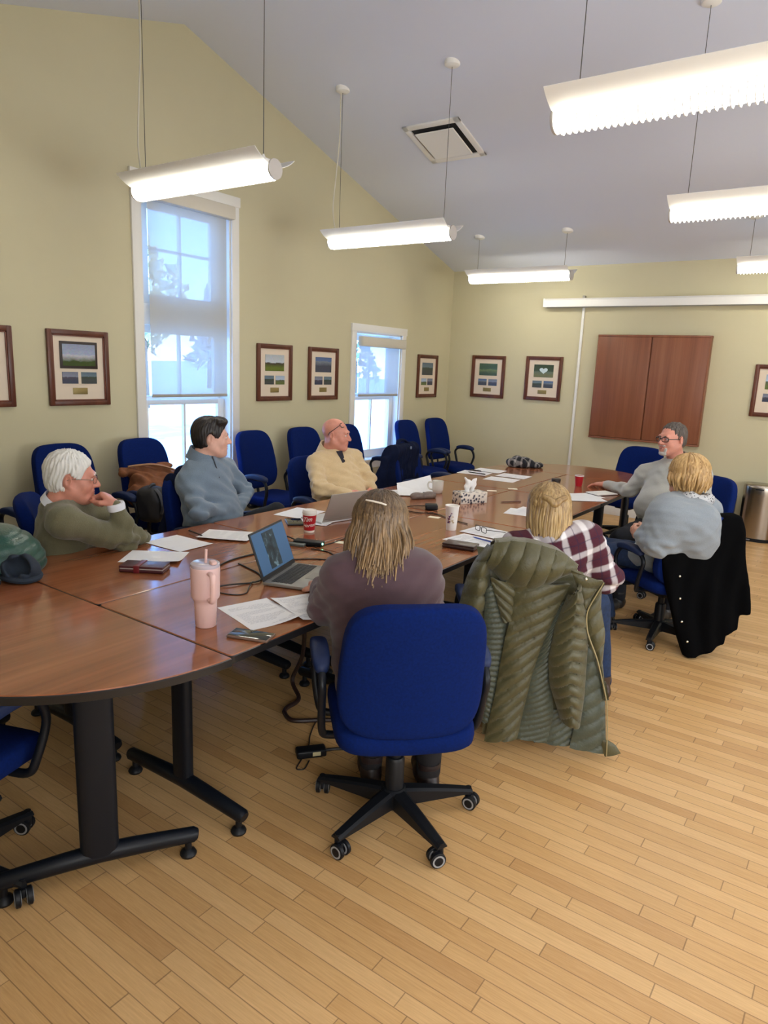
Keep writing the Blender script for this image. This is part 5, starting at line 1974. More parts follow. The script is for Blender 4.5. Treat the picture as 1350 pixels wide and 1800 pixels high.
def drape(name, label, cat, O, rdir, poly, mat, th=.03, tilt=0.0, zt=.85, rip=.014, lam=.09, seed=1, top=.05, vox=.011, part=None, lean=0.0):
    # thick hanging cloth with vertical folds, in the frame of a chair back
    t = thing(name, label, cat, (O[0], O[1], 0), math.atan2(rdir[1], rdir[0]))
    bpy.context.view_layer.update()
    us = [p[0] for p in poly]; zs = [p[1] for p in poly]
    lo = (min(us) - .04, -.22, max(0.004, min(zs) - .04)); hi = (max(us) + .04, .30, max(zs) + .06)
    g = SDF(lo, hi, vox)
    U = g.ax[0][:, None]; Z = g.ax[2][None, :]
    pd = poly_sdf(poly, U + 0 * Z, Z + 0 * U)
    rnd = np.random.RandomState(seed)
    fall = np.clip((max(zs) - Z) / .45, .15, 1.2)
    a, b = rnd.rand() * 6, rnd.rand() * 6
    w0 = tilt * (zt - Z) + rip * fall * (np.sin(U * 2 * PI / lam + a + 2 * np.sin(Z * 5)) + .6 * np.sin(U * 2 * PI / lam * .53 + b + Z * 3) + .5 * np.sin(U * 23 + Z * 14 + a))
    y = -g.ax[1][None, :, None]
    thk = th + top * np.exp(-((Z - max(zs) + .06) / .12) ** 2)
    slab = np.abs(y - (w0 - thk * .4)[:, None, :]) - thk[:, None, :] if thk.ndim == 2 else None
    P2 = pd[:, None, :]
    k = .03
    hh = np.maximum(k - np.abs(slab - P2), 0) / k
    g.d = (np.maximum(slab, P2) + hh * hh * k * .25).astype(np.float32)
    V, Q = g.mesh()
    V = smooth_mesh(V, Q, 2, .4)
    o = np_mesh(part or 'cloth', V, Q, mat, t)
    return t
M_BLACKWOOL = M('black_wool', (.0022, .0022, .0026), 1.0, spec=.06, bump=.2, bscale=300)
M_NAVY = M('navy_jacket_cloth', (.005, .008, .026), .9, spec=.1, var=.2, vscale=25, bump=.2, bscale=200)
t = drape('black_coat', 'long black wool coat hung over the chair back behind the woman in grey', 'coat', (-.82, 4.46), (.8, .6),
          [(-0.19, 0.655), (-0.039, 0.714), (0.107, 0.818), (0.204, 0.876), (0.285, 0.884), (0.311, 0.805), (0.356, 0.528), (0.39, 0.28), (0.327, 0.276), (0.323, 0.18), (0.243, 0.15), (0.242, 0.091), (0.118, 0.027), (0.008, -0.022), (-0.053, 0.133), (-0.13, 0.36)], M_BLACKWOOL, .035, .15, .85, .010, .12, 4, .045, .011, 'coat_body')
for u, z in [(-0.094, 0.508), (-0.084, 0.374), (-0.065, 0.234), (-0.023, 0.114)]:
    MB().sq((u + .018, -(.15 * (.85 - z) + .03), z), (.0075, .005, .0075), 1, 1, 12, 8).build('snap_button', M('snap_metal'), t)

# jackets hugging a chair back: local frame of the chair (x across, y forward)
def jacket(label, ch, mat, seed, w=.275, z0=.42, z1=.965, flare=.07, sleeves=True, loop=True, name='jacket', thick=.075):
    t = thing(name, label, 'jacket', ch.location, ch.rotation_euler.z)
    g = SDF((-.5, -.62, .05), (.5, .1, 1.05), .011)
    g.rbox((0, -.275, (z0 + z1) / 2), (w, thick, (z1 - z0) / 2), .07, .02)
    g.ell((0, -.29, z0 + .1), (w + flare, thick + .035, .16), .12)
    if sleeves:
        for s in (-1, 1):
            g.cap((s * (w - .03), -.29, z1 - .09), (s * (w + flare + .01), -.33, z0 + .06), .062, .05, .05)
    g.fold(.012, [(1, .2, .12, .085, 1.0), (1, -.1, .3, .05, .5), (.3, .1, 1, .14, .4)], seed)
    g.plane((0, 0, z0 - .02), (0, 0, -1), .01)
    V, Q = g.mesh()
    np_mesh('jacket_body', smooth_mesh(V, Q, 1, .4), Q, mat, t)
    MB().tube(bez([(-.1, -.27, z1 - .01), (-.05, -.29, z1 + .025), (.05, -.29, z1 + .025), (.1, -.27, z1 - .01)], 5), .022, 10, flat=.6).build('collar', mat, t)
    return t
jacket('dark navy jacket hung on the chair back behind the man in blue-grey', CH['K2'], M_NAVY, 3, .20, .40, .965, .02, sleeves=False, thick=.055)
t = jacket('navy jacket with a hanging loop draped over the empty chair below the small window', CH['K8'], M_NAVY, 8, .25, .44, .97, .12)
MB().box((-.01, -.19, .935), (.022, .012, .026), .004).build('hanging_loop_tag', M('loop_tag', srgb(120, 134, 160), .5), t)

# shiny green puffer jacket at the left edge
t = thing('puffer_jacket', 'shiny dark green puffer jacket bundled over a chair at the left edge', 'jacket', (-3.20, 1.34, .05), R(35))
g = SDF((-.45, -.4, .35), (.45, .4, 1.1), .01)
g.rbox((0, .0, .66), (.33, .17, .19), .14, .05)
g.ell((.05, 0, .72), (.3, .17, .17), .08)
x, y, z = g._xyz(tuple(slice(None) for _ in range(3)))
g.d = g.d - (.010 * (np.abs(np.sin(PI * (z + .03 * np.sin(x * 9 + y * 7)) / .048)) ** .6 - .6)).astype(np.float32)
g.fold(.006, [(1, .3, .2, .16, 1.0), (.4, 1, .3, .1, .5)], 4)
V, Q = g.mesh()
np_mesh('jacket_body', smooth_mesh(V, Q, 1, .3), Q, nylon('green_shiny_nylon', srgb(30, 74, 62), .22), t)

# brown coat and black backpack on the chair under the tall window
M_BROWN = M('brown_coat_cloth', srgb(128, 78, 46), .75, var=.25, vscale=14, bump=.25, bscale=120)
t = thing('brown_coat', 'rumpled brown coat heaped on the wall chair below the tall window', 'coat', (-4.42, 3.33, .04), 0)
g = SDF((-.34, -.36, .42), (.36, .36, .98), .009)
g.ell((-.06, -.02, .60), (.18, .22, .11), .05)
g.ell((-.12, .03, .70), (.11, .2, .1), .05)
g.cap((-.17, -.22, .77), (-.1, .1, .79), .035, .04, .04)
g.cap((-.08, -.16, .73), (.05, .2, .66), .04, .045, .03)
g.cap((.02, .02, .62), (.1, .22, .56), .05, .045, .03)
g.cap((-.12, .1, .78), (.02, .24, .68), .035, .04, .03)
g.fold(.012, [(.4, .7, .6, .08, 1.0), (-.5, .6, .5, .06, .7), (.2, -.4, 1, .1, .6)], 6)
g.plane((0, 0, .475), (0, 0, -1), .01)
V, Q = g.mesh()
np_mesh('coat_body', V, Q, M_BROWN, t)
mb = MB()
mb.tube(bez([(-.13, -.2, .82), (-.07, -.05, .83), (-.02, .08, .80), (.02, .2, .745)], 6), .018, 8, flat=.4)
mb.build('coat_trim', M('tan_trim', srgb(164, 122, 84), .7), t)
t = thing('backpack', 'black backpack with grey strap edges standing beside the brown coat', 'bag', (-4.26, 3.12, .02), R(20))
g = SDF((-.25, -.25, .44), (.25, .25, .95), .01)
g.rbox((0, 0, .60), (.09, .095, .13), .06, .02)
g.rbox((.06, 0, .57), (.05, .08, .09), .04, .04)
g.fold(.004, [(.3, 1, .4, .12, 1.0), (1, .2, .6, .09, .6)], 2)
V, Q = g.mesh()
np_mesh('bag_body', smooth_mesh(V, Q, 1, .4), Q, M('black_bag_cloth', (.010, .010, .013), .6, bump=.2, bscale=300), t)
for s in (-1, 1):
    mb = MB()
    mb.tube(bez([(.06, s * .04, .72), (.10, s * .045, .68), (.125, s * .05, .60), (.11, s * .05, .54)], 6), .018, 8, flat=.35)
    mb.build('strap', M('strap_grey', srgb(54, 56, 62), .5), t)
MB().tube(bez([(0, -.04, .715), (.01, -.02, .74), (.01, .02, .74), (0, .04, .715)], 5), .01, 8).build('grab_handle', M('strap_grey'), t)

# ================================================================== things on the table
ZT = TZ
def paper_material(name, seed, ink=.45, tint=(238, 238, 240)):
    m = bpy.data.materials.new(name)
    t = NT(m)
    tc = t.n('ShaderNodeTexCoord')
    sp = t.n('ShaderNodeSeparateXYZ')
    t.l(tc.outputs['Generated'], sp.inputs[0])
    x, y = sp.outputs[0], sp.outputs[1]
    # lines of greyed print across the short side, in paragraphs
    ln = t.math('LESS_THAN', t.math('FRACT', t.math('MULTIPLY', x, 34.0)), .5)
    mp = t.n('ShaderNodeMapping')
    mp.inputs['Location'].default_value = (seed * 3.1, seed, 0)
    mp.inputs['Scale'].default_value = (34, 60, 1)
    t.l(tc.outputs['Generated'], mp.inputs[0])
    n = t.noise(mp.outputs[0], 1.0, 2, .6)
    wd = t.math('GREATER_THAN', n.outputs['Fac'], .45)
    mp2 = t.n('ShaderNodeMapping')
    mp2.inputs['Location'].default_value = (seed * 1.7, seed * 2.3, 0)
    mp2.inputs['Scale'].default_value = (7, 1.2, 1)
    t.l(tc.outputs['Generated'], mp2.inputs[0])
    n2 = t.noise(mp2.outputs[0], 1.0, 1, .5)
    blk = t.math('GREATER_THAN', n2.outputs['Fac'], .46)
    ex = t.math('MULTIPLY', t.math('GREATER_THAN', x, .08), t.math('LESS_THAN', x, .93))
    ey = t.math('MULTIPLY', t.math('GREATER_THAN', y, .1), t.math('LESS_THAN', y, .9))
    f = t.math('MULTIPLY', t.math('MULTIPLY', ln, wd), t.math('MULTIPLY', t.math('MULTIPLY', ex, ey), blk))
    c = t.mix(t.math('MULTIPLY', f, ink), c4(srgb(*tint)), c4(srgb(120, 124, 140)))
    t.l(c, t.b.inputs['Base Color'])
    t.b.inputs['Roughness'].default_value = .6
    return m
PMAT = [paper_material('printed_paper', 1.0), paper_material('printed_paper', 4.2), paper_material('blank_paper', 2.0, .06), paper_material('printed_paper', 7.7, .3)]
_lay = [0]
def paper(x, y, ang, label, mi=0, w=.279, h=.216, curl=.0, seed=0, zoff=0.0, group='papers on the tables', lift=None):

    rnd = random.Random(seed + int(x * 100))
    nx, ny = 14, 11
    rows = []
    ph = rnd.random() * 6
    for i in range(nx + 1):
        row = []
        for j in range(ny + 1):
            u, v = i / nx - .5, j / ny - .5
            z = .0004 + curl * max(0, (u * math.cos(ph) + v * math.sin(ph)) - .15) ** 2 * 6 + .0004 * (1 + math.sin(u * 7 + ph))
            if lift:
                q = max(0, (u * lift[0] + v * lift[1]) - lift[2])
                z += lift[3] * q ** 1.5
            row.append((u * w, v * h, z))
        rows.append(row)
    mb = MB()
    mb.sheet(rows, .0005)
    o = mb.build('paper', PMAT[mi], sharp=70)
    _lay[0] += 1
    o.location = (x, y, ZT + .0002 + zoff)
    o.rotation_euler = (0, 0, R(ang))
    tag(o, label, 'paper', group)
    return o
paper(-1.815, 1.80, -16, 'printed sheet lying in front of the laptop, between the tumbler and woman in purple', 0, seed=1, curl=.01)
paper(-1.72, 1.985, -20, 'printed sheet partly under the elbow of the woman in purple', 1, seed=2, zoff=.0022, curl=.012)
paper(-2.735, 2.01, 37, 'blank grey-white sheet beside the dark red wallet, nearest the man in olive', 2, seed=3, curl=.01)
paper(-2.86, 2.25, 2, 'sheet with a pen at its end, middle of three by the man in olive', 2, seed=4, zoff=.0022)
paper(-2.80, 2.53, 30, 'sheet covered in pencil notes lying in front of the man in blue-grey', 3, seed=5, zoff=.0044, curl=.008)
paper(-2.93, 3.26, 100, 'white sheet behind the large red coffee cup', 2, seed=6)
paper(-2.715, 3.19, 108, 'white sheet sticking out under the grey laptop lid', 2, seed=7, zoff=.0022)
paper(-2.93, 4.02, 74, 'sheet in front of the bald man, nearest the grey laptop lid', 3, seed=8)
paper(-2.93, 4.28, 68, 'sheet in front of the bald man, just left of the white mug stack', 0, seed=9, zoff=.0022)
paper(-2.87, 4.56, 50, 'raised crumpled sheet with a lifted corner beside the white mug', 2, seed=10, zoff=.0044, lift=(.3, .9, .02, .22))
paper(-2.80, 4.36, 40, 'folded sheet lying against the sunglasses case near the mug', 2, w=.2, h=.16, seed=11, zoff=.0066, lift=(-.4, .8, .05, .12))
paper(-3.0, 5.76, 8, 'sheet with two pens on it near the far left table edge', 3, seed=12)
paper(-2.97, 6.00, 4, 'farthest sheet on the left, toward the plaid hat', 2, seed=13, zoff=.0022)
paper(-2.645, 5.60, 6, 'sheet right of the two pens on the far table', 2, seed=14)
paper(-2.65, 5.86, 3, 'sheet overlapping at the far center of the table, in front of plaid hat', 3, seed=15, zoff=.0022)
paper(-1.755, 3.41, -6, 'sheet under the dark red folio with a blue pen on it', 0, seed=16)
paper(-1.78, 3.65, -4, 'sheet under the folded eyeglasses beside the white paper cup', 3, seed=17, zoff=.0022)
paper(-1.86, 4.38, 12, 'lower sheet of the pile left of the woman in plaid', 2, seed=18)
paper(-1.83, 4.46, 2, 'upper curled sheet of the pile left of the woman in plaid', 3, seed=19, zoff=.0022, curl=.03)
paper(-1.82, 5.36, 52, 'white sheet lying beside the hand of the man in light grey', 2, seed=20)
paper(-1.76, 5.24, 40, 'second white sheet near the red cup, its corner toward the woman in plaid', 2, seed=21, zoff=.0022)
def sticky(x, y, ang, label):
    mb = MB()
    mb.sheet([[(u * .076, v * .05, .0004 + .002 * max(0, u) ** 2) for v in (-.5, 0, .5)] for u in (-.5, -.2, .1, .3, .5)], .0004)
    o = mb.build('sticky_note', M('sticky_paper', srgb(244, 238, 214), .7))
    o.location = (x, y, ZT + .0002); o.rotation_euler = (0, 0, R(ang))
    tag(o, label, 'note', 'small notes on the table')
sticky(-2.245, 3.79, 10, 'small cream note left of the white paper cup')
sticky(-2.27, 2.86, 25, 'small cream note beside the hair of the woman in purple')
sticky(-2.36, 5.22, 30, 'small cream note behind the tissue box, right one of two')
sticky(-2.44, 5.0, 30, 'small cream note behind the tissue box, left one of two')

# pink tumbler
M_PINK = M('pink_enamel', srgb(226, 190, 186), .38, coat=.2)
M_PINK2 = M('pink_plastic', srgb(222, 184, 178), .4)
M_CLEARLID = M('clear_lid', srgb(190, 180, 190), .15, spec=.6)
t = thing('tumbler', 'pale pink insulated tumbler with handle, clear lid and straw', 'tumbler', (-1.87, 1.585, ZT), R(-24))
MB().lathe([(0, .0), (.034, 0), (.037, .003), (.0395, .085), (.041, .098), (.0485, .108), (.0505, .115), (.052, .21), (.0515, .222), (.048, .224), (0, .222)], n=40).build('cup_body', M_PINK, t, 50)
MB().lathe([(0, .222), (.05, .222), (.0515, .226), (.0515, .234), (.046, .238), (0, .236)], n=36).build('lid', M_CLEARLID, t, 40)
MB().tube([(0.0, 0, .2), (0.004, .003, .285)], .0048, 10).build('straw', M_PINK2, t)
MB().sq((.034, .018, .243), (.018, .012, .007), .6, .6, 14, 8).build('lid_tab', M_PINK2, t)
mb = MB()
mb.tube(bez([(.048, 0, .208), (.075, 0, .211), (.09, 0, .2), (.092, 0, .16), (.088, 0, .125), (.075, 0, .112), (.047, 0, .114)], 6), .0105, 10, flat=.8)
mb.build('handle', M_PINK2, t)

# laptop with the woman in purple
M_ALU = M('laptop_grey', srgb(150, 148, 144), .4, .55)
M_KEYS = M('dark_keys', (.02, .02, .022), .6)
M_SCREEN = M('laptop_screen_blue', srgb(50, 84, 116), .3, emit=srgb(58, 96, 136), estr=.28)
t = thing('laptop', 'open grey laptop with a blue screen showing a tall photo, beside the pink tumbler', 'laptop', (-2.10, 2.205, ZT), math.atan2(.33, -.114) - PI)
# local: +x along the hinge, the user sits on the +y side
W_, D_ = .335, .225
MB().box((0, D_ / 2, .0095), (W_, D_, .015), .005).build('base', M_ALU, t)
mb = MB()
for r_ in range(5):
    for c_ in range(14):
        mb.box((-.138 + c_ * .0212, .038 + r_ * .0195, .018), (.018, .0165, .002))
mb.build('keyboard', M_KEYS, t)
MB().box((0, .178, .0174), (.1, .062, .001)).build('touchpad', M('touchpad_grey', srgb(136, 134, 130), .35, .4), t)
MB().box((.12, .205, .0174), (.016, .012, .001)).build('palm_sticker', M('sticker_silver', srgb(214, 212, 206), .4), t)
Tm = Matrix.Translation((0, .004, .012)) @ Matrix.Rotation(R(20), 4, 'X')
mb = MB(); mb.T = Tm
mb.box((0, 0, .112), (W_, .008, .215), .004)
lid = mb.build('screen_lid', M_KEYS, t)
mb = MB(); mb.T = Tm
mb.box((0, .0046, .118), (W_ - .016, .0015, .185))
mb.build('display', M_SCREEN, lid)
mb = MB(); mb.T = Tm
mb.box((.012, .0058, .118), (.112, .001, .165))
def screen_photo():
    m = bpy.data.materials.new('screen_photo')
    t_ = NT(m)
    tc = t_.n('ShaderNodeTexCoord')
    n = t_.noise(tc.outputs['Generated'], 3.2, 5, .6)
    c = t_.ramp(n.outputs['Fac'], [(.35, (.004, .008, .012)), (.55, (.015, .03, .04)), (.68, (.12, .2, .24))])
    t_.l(c, t_.b.inputs['Base Color'])
    t_.l(c, t_.b.inputs['Emission Color'])
    t_.b.inputs['Emission Strength'].default_value = .5
    return m
mb.build('picture', screen_photo(), lid)
mb = MB(); mb.T = Matrix.Translation((0, .004, .012))
mb.tube([(-.12, 0, .002), (.12, 0, .002)], .006, 10)
mb.build('hinge', M_KEYS, t)

# smartphones
def phone(x, y, ang, label, sz=(.155, .076), case=None, group='phones and small cases on the tables'):
    t = thing('smartphone', label, 'phone', (x, y, ZT), R(ang), group)
    MB().box((0, 0, .0055), (sz[0], sz[1], .010), .0045, 3).build('phone_case', case or M('clear_case_brown', srgb(120, 96, 84), .3), t)
    MB().box((0, 0, .0108), (sz[0] - .008, sz[1] - .008, .001), .0003).build('screen', M('dark_glass', (.03, .035, .032), .08, coat=.3), t)
phone(-1.67, 1.615, 20, 'smartphone face up near the front table edge, beside the pink tumbler')
phone(-2.765, 3.03, -40, 'dark phone lying flat left of the large red coffee cup', (.16, .1), M('black_phone_case', (.02, .018, .018), .4))

# wallets
def wallet(name, x, y, ang, label, size, col, bands=True):
    t = thing(name, label, 'wallet', (x, y, ZT), R(ang))
    a, b, c = size
    m = M(name + '_leather', col, .35, coat=.2)
    MB().box((0, 0, c * .3), (a, b, c * .55), c * .2, 3).build('lower_cover', m, t)
    MB().box((.002, 0, c * .55), (a * .96, b * .95, c * .3), .001).build('inside_pages', M('wallet_inside_pale', srgb(176, 164, 160), .6) if bands else M('folio_inside', srgb(90, 70, 62), .6), t)
    MB().box((0, 0, c * .85), (a, b, c * .35), c * .15, 3).build('upper_cover', m, t)
    if bands:
        MB().box((-.02, 0, c * .55), (.026, b * 1.03, c * 1.12), .002).build('strap', M('red_strap', srgb(110, 24, 34), .4), t)
wallet('wallet', -2.59, 1.85, 33, 'dark red wallet with strap and pale edge, on the table by the man in olive', (.2, .1, .03), srgb(70, 24, 34))
wallet('folio', -1.735, 3.225, 10, 'dark brown-red folio lying on papers left of the puffer coat', (.18, .10, .026), srgb(50, 22, 22), False)

# cups
M_PAPERWHITE = M('cup_paper_white', srgb(236, 232, 226), .55)
M_RED = M('cup_red', srgb(176, 20, 36), .4)
t = thing('coffee_cup', 'large red and white paper coffee cup with white script lettering and white lid', 'cup', (-2.555, 2.925, ZT), 0)
MB().lathe([(0, .002), (.029, 0), (.0295, .008), (.0405, .112), (.0, .112)], n=40).build('paper_cup', M_PAPERWHITE, t, 40)
MB().lathe([(.0301, .012), (.0305, .012), (.0396, .1), (.039, .1)], n=40, caps=False).build('red_sleeve_print', M_RED, t, 60)
MB().lathe([(0, .112), (.0425, .109), (.043, .114), (.041, .119), (.038, .128), (.034, .129), (.032, .125), (0, .125)], n=36).build('lid', M_PAPERWHITE, t, 40)
def wrapped_text(txt, size, r0, z0, slope_r, ang0, shear, rise, parent, mat, name):
    cu = bpy.data.curves.new(name, 'FONT')
    cu.body = txt; cu.size = size; cu.shear = shear; cu.offset = .0006
    cu.align_x = 'CENTER'; cu.extrude = 0.0; cu.resolution_u = 3
    to = bpy.data.objects.new(name, cu)
    COL.objects.link(to)
    bpy.context.view_layer.update()
    me = bpy.data.meshes.new_from_object(to.evaluated_get(bpy.context.evaluated_depsgraph_get()))
    bpy.data.objects.remove(to, do_unlink=True)
    bm = bmesh.new(); bm.from_mesh(me)
    bmesh.ops.triangulate(bm, faces=bm.faces)
    for _ in range(2):
        bmesh.ops.subdivide_edges(bm, edges=[e for e in bm.edges if e.calc_length() > size * .15], cuts=1)
    for v in bm.verts:
        x, y = v.co.x, v.co.y
        z = z0 + y + rise * x
        r = r0 + slope_r * z + .0007
        a = ang0 + x / r
        v.co = Vector((r * math.cos(a), r * math.sin(a), z))
    bm.to_mesh(me); bm.free()
    me.materials.append(mat)
    me.name = name
    o = bpy.data.objects.new(name, me)
    COL.objects.link(o); o.parent = parent
    return o
ca = math.atan2(-2.925, 2.555)
wrapped_text('Tim', .036, .0293, .066, .103, ca - .38, .35, .12, t, M_PAPERWHITE, 'lettering')
wrapped_text('Hortons', .027, .0293, .036, .103, ca + .12, .35, .12, t, M_PAPERWHITE, 'lettering')

t = thing('paper_cup', 'tall white paper cup with small purple print, on the right table row', 'cup', (-1.99, 3.565, ZT), 0)
MB().lathe([(0, .003), (.03, 0), (.0305, .006), (.041, .142), (.0435, .145), (.0435, .149), (.04, .149), (.0385, .135), (0, .13)], n=40).build('cup_wall', M_PAPERWHITE, t, 40)
ca2 = math.atan2(-3.565, 1.99)
random.seed(5)
for k, (da, zz, sz, col) in enumerate([(-.35, .085, .010, (90, 50, 110)), (-.5, .07, .012, (120, 70, 100)), (-.2, .095, .006, (60, 70, 130)), (-.55, .05, .011, (90, 50, 110)), (-.3, .055, .007, (150, 90, 70)), (.15, .06, .010, (190, 170, 130)), (.3, .05, .008, (170, 150, 120)), (-.05, .105, .006, (120, 70, 120)), (.2, .085, .006, (190, 160, 120))]):
    mb = MB()
    pts = []
    for q in range(9):
        a = 2 * PI * q / 9
        rr = sz * (.7 + .3 * math.sin(3 * a + k))
        z_ = zz + rr * math.sin(a)
        r_ = .0302 + .0775 * z_ + .0006
        b = ca2 + da + rr * math.cos(a) / r_
        pts.append((r_ * math.cos(b), r_ * math.sin(b), z_))
    mb.add(pts, [tuple(range(9))])
    mb.build('print_blotch', M('cup_print_%d' % k, srgb(*col), .6), t)

t = thing('red_cup', 'small red paper cup with white rim near the hand of the man in grey', 'cup', (-2.02, 5.815, ZT), 0)
MB().lathe([(0, .003), (.027, 0), (.0275, .004), (.037, .088), (.035, .088), (.026, .01), (0, .008)], n=32).build('cup_wall', M_RED, t, 40)
MB().lathe([(.0355, .086), (.0385, .086), (.0392, .09), (.038, .094), (.0355, .093)], n=32, caps=False).build('white_rim', M_PAPERWHITE, t, 60)
t = thing('lidded_jar', 'small dark brown lidded jar behind the woman in plaid', 'jar', (-2.12, 5.54, ZT), 0)
MB().lathe([(0, 0), (.034, 0), (.037, .004), (.037, .058), (.034, .062), (0, .062)], n=28).build('jar_wall', M('dark_brown_glass', (.03, .015, .01), .3), t, 40)
MB().lathe([(0, .060), (.038, .060), (.039, .064), (.039, .078), (.036, .082), (0, .082)], n=28).build('lid', M('brown_lid', (.018, .010, .008), .45), t, 40)

t = thing('mug', 'white ceramic mug with handle, between the papers and tissue box', 'mug', (-2.69, 4.57, ZT), R(200))
MB().lathe([(0, .002), (.03, 0), (.036, .004), (.042, .03), (.045, .09), (.0455, .096), (.042, .096), (.04, .03), (0, .012)], n=36).build('mug_wall', M('ceramic_white', srgb(228, 226, 218), .25, coat=.3), t, 50)
mb = MB()
mb.tube(bez([(.042, 0, .08), (.068, 0, .082), (.078, 0, .06), (.068, 0, .032), (.041, 0, .026)], 6), .0065, 10)
mb.build('handle', M('ceramic_white'), t)

# tissue box
def tissue_print():
    m = bpy.data.materials.new('tissue_box_print')
    t_ = NT(m)
    v = t_.n('ShaderNodeTexVoronoi'); v.inputs['Scale'].default_value = 42
    t_.l(t_.coord('Object'), v.inputs['Vector'])
    n = t_.noise(t_.coord('Object'), 60, 3, .6)
    f = t_.math('ADD', v.outputs['Distance'], t_.math('MULTIPLY', t_.math('SUBTRACT', n.outputs['Fac'], .5), .7))
    c = t_.ramp(f, [(.22, srgb(40, 44, 66)), (.34, srgb(110, 104, 104)), (.42, srgb(214, 206, 196)), (.7, srgb(228, 220, 208))])
    t_.l(c, t_.b.inputs['Base Color'])
    t_.b.inputs['Roughness'].default_value = .5
    return m
t = thing('tissue_box', 'patterned tissue box with a white tissue standing out of the top', 'tissue box', (-2.335, 4.43, ZT), R(62))
MB().box((0, 0, .04), (.225, .118, .08), .002).build('box', tissue_print(), t)
g = SDF((-.08, -.06, .07), (.08, .06, .2), .004)
g.cap((-.03, 0, .078), (-.02, 0, .15), .014, .018, .02)
g.cap((.02, .005, .078), (.025, -.004, .155), .014, .014, .02)
g.cap((-.04, 0, .12), (.035, .004, .13), .012, .012, .02)
g.cap((-.02, 0, .15), (-.045, .008, .178), .016, .006, .01)
g.cap((.02, 0, .145), (.04, -.01, .172), .014, .006, .01)
g.fold(.006, [(1, .2, .3, .03, 1.0), (.6, .8, .2, .045, .7)], 3)
V, Q = g.mesh()
np_mesh('tissue', V, Q, M('tissue_white', srgb(240, 240, 240), .9), t)

# grey laptop lid of the bald man (seen from behind)
t = thing('laptop', 'grey laptop seen from behind its raised lid, in front of the bald man', 'laptop', (-2.585, 3.245, ZT), R(80))
# local: x along hinge, +y towards the sitter (left side)
MB().box((0, .105, .008), (.29, .2, .013), .004).build('base', M('pale_laptop_base', srgb(206, 206, 204), .4, .3), t)
Tm = Matrix.Translation((0, .004, .012)) @ Matrix.Rotation(R(-24), 4, 'X')
Tm = Matrix.Translation((0, .0, .014)) @ Matrix.Rotation(R(24), 4, 'X')
mb = MB(); mb.T = Tm
mb.box((0, 0, .1), (.29, .007, .2), .0035)
lid = mb.build('screen_lid', M('warm_grey_lid', srgb(166, 160, 152), .45, .3), t)
mb = MB(); mb.T = Tm
mb.box((0, .004, .1), (.275, .001, .18))
mb.build('display', M('pale_display', srgb(150, 190, 220), .3, emit=srgb(170, 205, 235), estr=.8), lid)
mb = MB(); mb.T = Tm
mb.box((0, -.0036, .022), (.29, .0012, .002))
mb.build('hinge_line', M('hinge_grey', srgb(120, 116, 110), .5), lid)

# sunglasses case, puck, pens
t = thing('glasses_case', 'grey and brown glasses case lying by the papers in front of the mug', 'case', (-2.645, 4.29, ZT), R(62))
g = SDF((-.14, -.08, -.01), (.14, .08, .08), .0045)
g.ell((-.055, 0, .024), (.05, .036, .025), .02)
g.ell((.05, 0, .024), (.055, .036, .027), .02)
g.cap((-.08, 0, .016), (.085, 0, .016), .02, .02, .02)
g.plane((0, 0, .001), (0, 0, -1), .003)
V, Q = g.mesh()
np_mesh('case_shell', V, Q, M('case_grey_brown', srgb(112, 98, 90), .35, var=.35, vscale=24), t)
t = thing('conference_puck', 'black square puck microphone with a cable, left of the cream note', 'microphone', (-2.39, 3.99, ZT), R(35))
MB().box((0, 0, .02), (.085, .085, .036), .01, 3).build('puck', M_BLACK, t)
mb = MB()
mb.tube(bez([(-.03, .02, .02), (-.12, .06, .008), (-.2, -.02, .004), (-.12, -.13, .004), (.02, -.16, .004), (.1, -.3, .004), (.2, -.42, .004)], 8), .003, 6)
mb.build('cable', M_BLACK, t)
def pen(x, y, ang, label, col, L=.145, z=0.0012):
    t = thing('pen', label, 'pen', (x, y, ZT + z), R(ang), 'pens on the tables')
    MB().lathe([(0, -L / 2), (.0008, -L / 2), (.004, -L / 2 + .014), (.0045, -L / 2 + .02), (.0045, L / 2 - .01), (.0035, L / 2), (0, L / 2)], (0, 0, .0046), 12, 'x').build('barrel', M('pen_%s' % col[0], srgb(*col[1]), .35), t)
    MB().box((L / 2 - .028, 0, .0096), (.04, .003, .0018), .0006).build('clip', M('pen_clip', srgb(120, 120, 124), .3, .7), t)
pen(-2.935, 2.425, 170, 'black pen lying across the end of the middle sheet by the man in olive', ('black', (24, 22, 26)), z=.0075)
pen(-3.05, 5.86, -10, 'black pen on the far sheets, upper of two', ('black', (24, 22, 26)), z=.006)
pen(-2.95, 5.70, -4, 'black pen on the far sheets, lower and longer of two', ('black', (24, 22, 26)), .19, z=.006)
pen(-2.11, 4.65, 54, 'brown pen beside the paper pile left of the woman in plaid', ('brown', (84, 44, 34)), .17)
pen(-1.715, 3.44, -14, 'blue pen lying on the sheet next to the folio', ('blue', (60, 84, 170)), z=.006)
pen(-2.86, 4.16, 60, 'dark pen lying on the papers in front of the bald man', ('black', (24, 22, 26)), z=.007)

